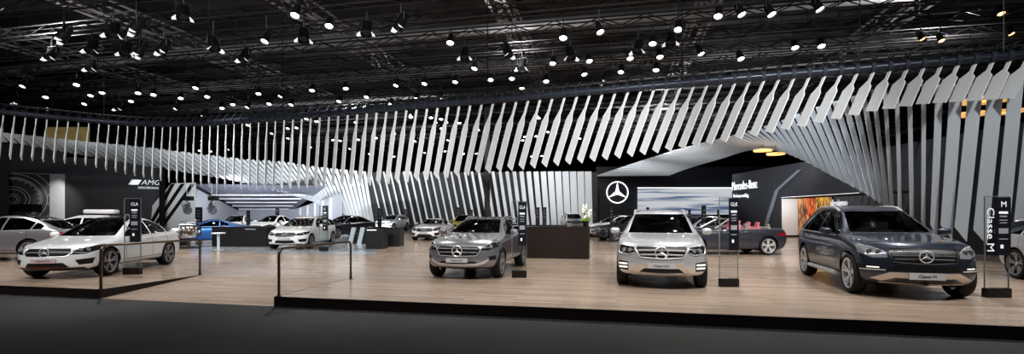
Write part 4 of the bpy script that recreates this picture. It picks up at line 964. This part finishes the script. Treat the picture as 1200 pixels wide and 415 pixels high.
# ------------------------------------------------------------------ information totems
TG = glass_mat('clear totem glass', (250, 252, 252), .97, fres=1.12); TP = mat('totem navy panel', (26, 28, 38), .35); TB = mat('totem base', (22, 18, 20), .4); TW = mat('totem white print', (226, 228, 232), .5, emit=(226, 228, 232), es=.25); TGR = mat('totem grey print', (150, 154, 162), .5)
EDGE = mat('glass edge', (120, 126, 128), .2)
def totem(px0, px1, ptop, pbase, ppan0, ppanb, title, word, label, Y=None):
    Y = Y or EYE*F_PX/(pbase-HOR); x0, x1 = P(px0, 0, Y).x, P(px1, 0, Y).x; z1 = P(0, ptop, Y).z; xp = P(ppan0, 0, Y).x; zp = P(0, ppanb, Y).z; cx = (x0+x1)/2
    r = empty('sign_totem', (cx, Y, 0), label=label, cat='sign'); f = lambda x: x-cx
    bm = nb(); box(bm, (0, .03, .085), (x1-x0, .12, .17)); link('base', bm, TB, r)
    bm = nb(); box(bm, (0, .03, (z1+.17)/2), (x1-x0, .02, z1-.17)); g = link('glass_pane', bm, TG, r)
    bm = nb()
    for x in (f(x0), f(x1)): box(bm, (x, .03, (z1+.17)/2), (.012, .022, z1-.17))
    box(bm, (0, .03, z1), (x1-x0, .022, .012)); link('glass_edge', bm, EDGE, g)
    w = x1-xp; pc = f((xp+x1)/2); bm = nb(); box(bm, (pc, .0, (z1-.01+zp)/2), (w, .025, z1-.02-zp)); pn = link('info_panel', bm, TP, r)
    h = .115 if len(title) > 1 else .15; bm = text_bm(title, h, .002); k = min(1, w*.72/max(.01, max(v.co.x for v in bm.verts)-min(v.co.x for v in bm.verts)))
    for v in bm.verts: v.co.x *= k
    place_bm(bm, (pc, -.018, z1-.15), (1, 0, 0), (0, 0, 1)); link('lettering', bm, TW, pn)
    for k, (dz, ww, hh, mm) in enumerate(((.30, .62, .045, TW), (.37, .5, .03, TGR), (.44, .55, .02, TGR), (.49, .5, .02, TGR), (.64, .66, .10, TGR), (.79, .6, .02, TGR), (.93, .2, .07, TW))):
        if z1-dz-.05 < zp: continue
        bm = nb(); box(bm, (pc-w*.02 if ww > .3 else pc-w*.12, -.015, z1-dz), (w*ww, .006, hh)); link('print_block', bm, mm, pn)
    if word:
        bm = text_bm(word, .19 if len(word) > 4 else .2, .003); xm = max(v.co.x for v in bm.verts)-min(v.co.x for v in bm.verts); k = min(1.25, (z1-.17-.9)/xm)
        for v in bm.verts: v.co.x *= k
        place_bm(bm, (f((x0+xp)/2), .01, z1-.62), (0, 0, -1), (1, 0, 0)); link('upright_lettering', bm, TW if len(word) > 4 else TGR, g)
    return r
totem(144.7, 164, 232.6, 321.7, 152.5, 284, 'CLA', 'CLA', 'glass and navy sign totem in front of the white coupe')
totem(600, 617, 236, 325.5, 607.3, 287.7, 'GLA', 'GLA', 'glass and navy sign totem beside the mid grey crossover')
totem(843.8, 865.5, 231.5, 336.3, 854.3, 293.6, 'GLK', None, 'glass and navy sign totem beside the silver off-roader')
totem(1155.6, 1183.8, 230.3, 348.8, 1166.7, 299.5, 'M', 'Classe M', 'glass and navy sign totem with upright wording, beside the dark blue-grey off-roader')
totem(374, 384, 241, 291.5, 378.2, 270.5, 'C', None, 'glass and navy sign totem in front of the white estate car', Y=20.4)
def post_sign(px, ptop, Y, w, label, pboard=None):
    q = P(px, ptop, Y); r = empty('sign_post', (q.x, Y, 0), label=label, cat='sign', group='slim dark sign posts across the stand')
    bm = nb(); box(bm, (0, 0, .08), (w*1.6, .2, .16)); link('base', bm, TB, r); bm = nb(); box(bm, (0, 0, q.z/2+.05), (w, .06, q.z-.1)); link('board', bm, TP, r)
    for dz in (.22, .4, .55, .8): bm = nb(); box(bm, (0, -.035, q.z-dz), (w*.5, .01, .035)); link('print_block', bm, TGR, r)
for a in ((445, 244, 40, .33, 'slim dark sign post behind the black podiums'), (476, 245, 48.5, .38, 'slim dark sign post beside the small white car'), (537, 243, 42.5, .42, 'dark sign post behind the yellow car'), (552, 246, 43, .3, 'dark sign post just right of the yellow car'),
          (630, 243, 40, .34, 'dark sign post behind the counter, beside its twin close to the crossover'), (638, 243, 40, .34, 'dark sign post behind the counter, twin closer to the star wall'), (697, 245, 39, .34, 'dark sign post before the end of the back wall slats'),
          (716.5, 243, 27.0, .17, 'slim dark sign post before the dark grey saloon under the star'), (759, 243, 31.5, .17, 'slim dark sign post seen over the silver off-roader roof, towards the star'), (781, 247, 38.5, .2, 'slim dark sign post seen over the middle of the silver off-roader roof'), (808, 246, 37.2, .18, 'slim dark sign post above the silver off-roader mirror'),
          (824.7, 241, 22, .19, 'tall dark sign post behind the convertible bonnet'), (842, 246, 37.5, .2, 'slim dark sign post beside the glass totem of the silver off-roader'), (233, 243, 30.5, .42, 'dark sign post behind the display engine'), (291, 247, 32.5, .22, 'slim dark sign post between the two white saloons'), (325, 243, 40, .3, 'dark sign post in front of the open room')):
    post_sign(*a)
# ------------------------------------------------------------------ rails
RAIL = mat('bronze rail', (104, 94, 86), .3, .8)
def rail(p0, p1, label):
    d = (p1-p0).normalized(); bm = nb(); h, r = .90, .13; pts = [p0, p0+Vector((0, 0, h-r))]
    for t in np.linspace(0, PI/2, 6)[1:]: pts.append(p0+d*(r-r*math.cos(t))+Vector((0, 0, h-r+r*math.sin(t))))
    for t in np.linspace(PI/2, 0, 6): pts.append(p1-d*(r-r*math.cos(t))+Vector((0, 0, h-r+r*math.sin(t))))
    pts.append(p1); o = p0.copy(); tube(bm, [p-o for p in pts], .026, 8)
    R_ = tag(link('guard_rail', bm, RAIL, None, True, loc=o), label, 'railing')
    for p in (p0, p1): bm = nb(); cyl(bm, p-o, p-o+Vector((0, 0, .012)), .055, 14); link('foot_plate', bm, RAIL, R_)
rail(UV(-.06, .06), UV(-.06, 2.5), 'bronze tube guard rail on the edge of the white coupe platform')
rail(UV(RW+.06, .06), UV(RW+.06, 2.6), 'bronze tube guard rail across the ramp, before the white estate car')
# ------------------------------------------------------------------ counters and podiums
DWOOD = mat('dark brown counter', (32, 24, 22), .35, noise=.1, nscale=3); POD = mat('black podium', (24, 25, 28), .4); STEELW = mat('pale blue steel', (190, 204, 214), .3, .2)
r = empty('reception_counter', (0, 0, 0), label='dark brown reception counter behind the mid grey crossover', cat='counter')
p1 = G(690, 304); p0 = p1-U*2.75; d = V*.75
def quadbox(bm, a, b_, dv, z0, z1): prism(bm, [a+Vector((0, 0, z0)), b_+Vector((0, 0, z0)), b_+Vector((0, 0, z1)), a+Vector((0, 0, z1))], dv); bmesh.ops.recalc_face_normals(bm, faces=bm.faces)
bm = nb(); quadbox(bm, p0, p1, d, 0, 1.07); link('counter_body', bm, DWOOD, r); bm = nb(); quadbox(bm, p0-V*.015-U*.01, p1-V*.015+U*.01, d*1.04, 1.07, 1.11); link('counter_top', bm, DWOOD, r)
bm = nb(); quadbox(bm, p0-V*.004, p1-V*.004, V*.004, .72, .735); link('shadow_gap', bm, M['black'], r)
bm = nb(); c = p0+U*1.5+V*.4; box(bm, (0, 0, .02), (.9, .35, .04)); tag(link('laptop', bm, M['black'], loc=c+Vector((0, 0, 1.11)), rz=math.radians(-12)), 'flat dark screen lying on top of the reception counter', 'screen')
# vase of white orchids
c = p1-U*.12+V*.3; r = empty('flower_vase', (c.x, c.y, 1.11), label='vase of white flowers and green leaves on the end of the reception counter', cat='vase')
bm = nb(); lathe(bm, [(.001, 0), (.09, 0), (.10, .1), (.12, .2), (.11, .2), (.09, .1)], 16, 'z'); link('vase', bm, M['gloss_black'], r, True, angle=40)
rr = random.Random(5); bs_, bl_, bf_ = nb(), nb(), nb()
for k in range(9):
    a = rr.uniform(0, 6.28); tip = Vector((math.cos(a)*rr.uniform(.03, .15), math.sin(a)*rr.uniform(.03, .15), rr.uniform(.45, .78))); tube(bs_, [Vector((0, 0, .18)), tip*.6+Vector((0, 0, .05)), tip], .006, 4)
    for m_ in range(5): bmesh.ops.create_icosphere(bf_, subdivisions=1, radius=rr.uniform(.025, .045), matrix=Matrix.Translation(tip+Vector((rr.uniform(-.05, .05), rr.uniform(-.05, .05), rr.uniform(-.2, .03)))))
for k in range(14):
    a = rr.uniform(0, 6.28); q = Vector((math.cos(a), math.sin(a), 0)); s_ = Vector((-q.y, q.x, 0))*.03; o = Vector((0, 0, .18)); prism(bl_, [o-s_, o+s_, o+q*.12+Vector((0, 0, .13))+s_, o+q*.19+Vector((0, 0, .05)), o+q*.12+Vector((0, 0, .13))-s_], (0, 0, .004))
link('stems', bs_, mat('stem green', (90, 120, 60), .5), r); link('flowers', bf_, mat('white petals', (238, 238, 226), .5), r); link('leaves', bl_, mat('leaf green', (120, 150, 70), .5), r)
# black counter on the left
r = empty('display_counter', label='long black display counter beside the white estate car', cat='counter'); Yc = 23.2; a, b_ = P(248.5, 0, Yc), P(312, 0, Yc); a.z = b_.z = 0
bm = nb(); quadbox(bm, a, b_, Vector((0, .8, 0)), 0, .90); link('counter_body', bm, POD, r); bm = nb(); quadbox(bm, a+Vector((-.02, -.02, 0)), b_+Vector((.02, -.02, 0)), Vector((0, .84, 0)), .90, .94); link('counter_top', bm, POD, r)
bm = nb(); box(bm, ((a.x+b_.x)/2+.55, Yc-.01, .83), (.5, .01, .05)); link('print_block', bm, TGR, r)
# podiums
def podium(px0, px1, pt, pb, dep, label, lines=True):
    Y = EYE*F_PX/(pb-HOR); x0, x1 = P(px0, 0, Y).x, P(px1, 0, Y).x; z = P(0, pt, Y).z
    r = empty('podium', ((x0+x1)/2, Y, 0), label=label, cat='podium'); bm = nb(); box(bm, (0, dep/2, z/2-.015), (x1-x0, dep, z-.03)); link('podium_body', bm, POD, r); bm = nb(); box(bm, (0, dep/2, z-.015), (x1-x0+.03, dep+.03, .03)); link('podium_top', bm, M['gloss_black'], r)
    if lines: bm = nb(); box(bm, (-.12, -.006, z-.12), ((x1-x0)*.55, .01, .05)); link('print_block', bm, TW, r)
    else: bm = nb(); box(bm, (-(x1-x0)/2-.012, dep/2, z/2), (.02, dep, z-.04)); link('side_panel', bm, STEELW, r)
podium(428.5, 449, 266.5, 292, .9, 'black podium with a white printed line, the larger and closer one'); podium(452, 468, 267, 289, 1.0, 'black podium with a pale side, behind the printed one', False)
for px0, px1, lab in ((407.5, 414, 'pale slanted slim plinth beside the white estate car'), (418, 424.5, 'pale slanted slim plinth beside the printed black podium')):
    Y = 25.2; a, b_ = P(px0, 0, Y), P(px1-1.5, 0, Y); a.z = b_.z = 0; r = empty('plinth', ((a.x+b_.x)/2, Y, 0), label=lab, cat='plinth'); w = (b_.x-a.x)/2
    bm = nb(); prism(bm, [Vector((-w, 0, 0)), Vector((w, 0, 0)), Vector((w+.20, 0, .86)), Vector((-w+.20, 0, .86))], (0, .12, 0)); bmesh.ops.recalc_face_normals(bm, faces=bm.faces); link('slanted_panel', bm, STEELW, r)
    bm = nb(); box(bm, (.36, .5, .26), (.46, .6, .52)); link('black_block', bm, POD, r)
# round table
c = G(256, 293); r = empty('side_table', (c.x, c.y, 0), label='round white pedestal table beside the display engine', cat='table')
bm = nb(); lathe(bm, [(.001, .70), (.27, .70), (.27, .75), (.001, .75)], 24, 'z'); link('table_top', bm, WHITEW, r, True, angle=30); bm = nb(); cyl(bm, (0, 0, .02), (0, 0, .70), .06, 14); link('pedestal', bm, STEELW, r, True, angle=30); bm = nb(); lathe(bm, [(.001, 0), (.2, 0), (.2, .02), (.001, .03)], 24, 'z'); link('base', bm, STEELW, r)
# ------------------------------------------------------------------ engines and axle displays
ALU = mat('cast aluminium', (150, 152, 156), .32, .6, noise=.5, nscale=12); COPPER = mat('copper brown pipe', (112, 90, 74), .35, .6)
def engine(loc, s, rz, label, stand=True):
    r = empty('display_engine', loc, rz, label, 'engine'); q = random.Random(int(abs(loc[0])*100)); z0 = .42 if stand else .02
    T_ = lambda bm: bmesh.ops.scale(bm, vec=(s, s, s), verts=bm.verts)
    bm = nb(); box(bm, (0, 0, z0+.25), (.62, .44, .40), bev=.03); box(bm, (-.42, 0, z0+.24), (.34, .34, .32), bev=.06); box(bm, (0, 0, z0+.03), (.5, .34, .08), bev=.02)
    for k in range(5): box(bm, (-.22+.11*k, -.23, z0+.24), (.03, .04, .3), bev=.008)
    T_(bm); link('engine_block', bm, ALU, r, True, angle=30)
    for sy in (-1, 1):
        bm = nb(); R = Matrix.Rotation(sy*.6, 3, 'X'); box(bm, (0, sy*.2, z0+.52), (.58, .2, .16), R, bev=.03); T_(bm); link('cylinder_head', bm, M['gloss_black'] if sy > 0 else ALU, r, True, angle=30)
        bm = nb()
        for k in range(4): tube(bm, [Vector((-.22+.15*k, sy*.22, z0+.42)), Vector((-.2+.15*k, sy*.36, z0+.40)), Vector((-.1+.12*k, sy*.38, z0+.28)), Vector((.1, sy*.36, z0+.16))], .026, 6)
        T_(bm); link('exhaust_pipe', bm, COPPER if sy < 0 else ALU, r, True)
    bm = nb()
    for k in range(4): tube(bm, [Vector((-.22+.15*k, -.14, z0+.58)), Vector((-.22+.15*k, 0, z0+.70)), Vector((-.22+.15*k, .14, z0+.58))], .035, 6)
    T_(bm); link('intake_pipe', bm, ALU, r, True)
    for (y, z, ra) in ((0, .18, .12), (.14, .36, .08), (-.14, .38, .08), (.2, .14, .07), (-.2, .14, .07)):
        bm = nb(); cyl(bm, (.32, y, z0+z), (.38, y, z0+z), ra, 18); cyl(bm, (.38, y, z0+z), (.385, y, z0+z), ra*.5, 12); T_(bm); link('pulley', bm, ALU if ra > .1 else M['black'], r, True, angle=30)
    bm = nb()
    for k in range(7):
        a = Vector((q.uniform(-.3, .3), -.25, z0+q.uniform(.1, .5))); tube(bm, [a, a+Vector((q.uniform(-.15, .15), -.07, q.uniform(-.1, .1))), a+Vector((q.uniform(-.25, .25), -.03, q.uniform(-.2, .2)))], .014, 5)
    T_(bm); link('hose', bm, M['black'], r, True)
    if stand:
        bm = nb(); box(bm, (0, 0, .03), (.8, .5, .06)); box(bm, (0, 0, .24), (.1, .1, .4)); T_(bm); link('stand', bm, POD, r)
    return r
engine((-14.62, 22.0, 0), 1.15, .4, 'silver and copper display engine on a stand beside the blue coupe')
pb_ = wp(36, 0, -.62); bm = nb(); slab(bm, wp(13, 0, -.35), wp(56, 0, -.35), 0, .72, Wn, .85); tag(link('niche_plinth', bm, POD), 'low black plinth inside the wall niche under the engines', 'plinth')
for px, lab in ((18, 'display engine on the niche plinth, closer to the picture edge'), (34, 'display engine on the niche plinth, middle one'), (50, 'display engine on the niche plinth, beside the white niche side')):
    c = wp(px, 0, -.78); engine((c.x, c.y, .725), .9, 2.2, lab, False)
c = G(206, 288); r = empty('podium', (c.x, c.y, 0), label='black podium with a yellow top edge behind the white coupe tail', cat='podium'); bm = nb(); box(bm, (0, .3, .42), (.62, .6, .84)); link('podium_body', bm, POD, r); bm = nb(); box(bm, (0, .3, .86), (.64, .62, .035)); link('podium_top', bm, mat('yellow edge', (190, 150, 50), .4), r)
def axle(px, py, Y, label):
    c = P(px, py, Y); r = empty('hanging_axle_display', c, label=label, cat='axle display'); q = random.Random(int(px))
    bm = nb(); box(bm, (0, .1, .72), (.66, .4, .34), bev=.02); link('top_box', bm, M['black'], r)
    bm = nb(); lathe(bm, [(.001, -.12), (.3, -.12), (.34, -.05), (.34, .05), (.2, .1), (.001, .1)], 22, 'y', (0, 0, -.25)); link('brake_disc', bm, M['rim_dark'], r, True, angle=30)
    bm = nb(); 
    for k in range(8): tube(bm, [Vector((q.uniform(-.3, .3), -.1, q.uniform(-.6, .5))), Vector((q.uniform(-.35, .35), -.18, q.uniform(-.5, .4))), Vector((q.uniform(-.3, .3), 0, q.uniform(-.2, .6)))], .035, 5)
    link('control_arm', bm, mat('axle steel', (96, 100, 106), .4, .6), r); bm = nb(); tube(bm, [Vector((.18*math.cos(t), .02+.1*math.sin(t), -.1+t*.035)) for t in np.linspace(0, 18, 60)], .025, 5); link('coil_spring', bm, M['black'], r, True)
    bm = nb(); cyl(bm, (.05, .12, -.2), (.05, .12, .9), .05, 8); cyl(bm, (-.2, .2, .88), (-.2, .2, 4.1-c.z), .015, 6); cyl(bm, (.2, .2, .88), (.2, .2, 4.1-c.z), .015, 6); link('damper', bm, M['satin'], r)
axle(220, 243, 39.5, 'black axle and suspension display hanging beside the striped white wall'); axle(249, 243, 39.5, 'black axle and suspension display hanging closer to the open room')
# ------------------------------------------------------------------ light and camera
def spot(loc, tgt, energy, ang=55, r=.12, col=(1, .97, .93), blend=.6):
    l = bpy.data.lights.new('stage_or_fill_light', 'SPOT'); l.energy = energy; l.spot_size = math.radians(ang); l.spot_blend = blend; l.shadow_soft_size = r; l.color = col
    o = bpy.data.objects.new('stage_or_fill_light', l); C.objects.link(o); o.location = loc; o.rotation_euler = (Vector(tgt)-Vector(loc)).to_track_quat('-Z', 'Y').to_euler(); return o
def area(loc, tgt, e, sx, sy, col=(1, .97, .94)):
    l = bpy.data.lights.new('soft_light', 'AREA'); l.shape = 'RECTANGLE'; l.size = sx; l.size_y = sy; l.energy = e; l.color = col
    o = bpy.data.objects.new('soft_light', l); C.objects.link(o); o.location = loc; o.rotation_euler = (Vector(tgt)-Vector(loc)).to_track_quat('-Z', 'Y').to_euler(); return o
# front truss above and before the stage
for x, tx_, ty in ((-15, -12, 14), (-8, -10, 13), (-4, -2, 13), (2, 1, 13), (5, 4, 12), (10, 8, 11), (14, 11, 11), (-12, -17, 18)):
    spot((x, 4.5, 9.2), (tx_, ty, .3), 1500, 60)
# overhead spots, hung at rig height
for x, y in ((-20, 18), (-13, 16), (-6, 17), (0, 17), (6, 15), (11, 13), (-16, 25), (-9, 25), (-2, 26), (5, 25), (12, 22), (-18, 36), (-8, 38), (2, 38), (12, 36), (-26, 28), (16, 29)):
    spot((x, y, 9.4), (x*.97, y-2.0, 0), 2300 if y > 34 else 1500 if y > 22 else 1150, 84)
# wash for the blades and the back wall
for x, tx_, ty, tz in ((-14, -19, 26, 4.5), (-6, -10, 24, 5), (0, 0, 21, 5), (6, 7, 19, 5), (11, 13, 17, 5)):
    spot((x, 6.0, 9.2), (tx_, ty, tz), 4300 if x < 5 else 3900 if x < 9 else 1700, 60, .2)
for x in (-14, -7, 0, 7): spot((x, 43, 9.3), (x*1.0, 52, 3), 1500, 80, .15, (1, 1, 1))
for tx_, ty, e in ((13.5, 43, 4200), (14.5, 33, 2600), (15, 24, 1000)): spot((tx_-5, ty-3, .6), (tx_, ty, 5.8), e, 90, .02, (.95, .97, 1))  # added lamps near the floor, without fixtures, brightening the right ribbon from below
for tx_, ty, e in ((-29, 29, 1500), (-25.5, 34, 1900), (-22.5, 39, 2200), (-19.5, 43, 2500), (-16.5, 47, 2700), (-13.5, 49, 2200)): spot((tx_+(5 if ty == 43 else 2.5), ty-8, .3), (tx_, ty+.5, 5.4), e, 78, .02, (.92, .97, 1), 1)  # likewise added, unseen low lamps for the underside of the left ribbon
spot((-24, 41, 3.9), (-25, 48, 1.0), 1300, 120, .3, (.92, .95, 1))  # extra lamp put in to brighten the open grey room
area((0, 5, 9.6), (0, 13, 0), 550, 30, 2)
for x, y in ((-22, 22), (0, 24), (20, 22), (-12, 38), (12, 38)): spot((x, y, 9.0), (x, y+3, 15), 700, 165, .1)  # added upward lamps standing in for spill light on the roof
spot(wp(40, 4.4, 3.5), wp(66, 2.4, -.8), 500, 50, .03)  # added lamp, no fixture, brightening the white side of the left niche

spot((17.0, 30.2, 2.4), (18.7, 32.5, 1.2), 160, 70, .02)  # small added lamp that whitens the reveal of the right niche
w = bpy.data.worlds.new('hall'); bpy.context.scene.world = w; w.use_nodes = True; w.node_tree.nodes['Background'].inputs[0].default_value = (.5, .55, .65, 1); w.node_tree.nodes['Background'].inputs[1].default_value = .03
cam = bpy.data.cameras.new('camera'); cam.sensor_fit = 'HORIZONTAL'; cam.sensor_width = 36; cam.lens = F_PX/1200*36; cam.shift_y = (HOR-207.5)/1200; cam.clip_end = 300
co = bpy.data.objects.new('camera', cam); C.objects.link(co); co.location = (0, 0, EYE); co.rotation_euler = (math.radians(90), 0, 0); bpy.context.scene.camera = co
vs = bpy.context.scene.view_settings; vs.view_transform = 'Standard'; vs.look = 'Medium High Contrast'; vs.exposure = 0.25
bpy.context.scene.cycles.max_bounces = 6; bpy.context.scene.cycles.sample_clamp_indirect = 6
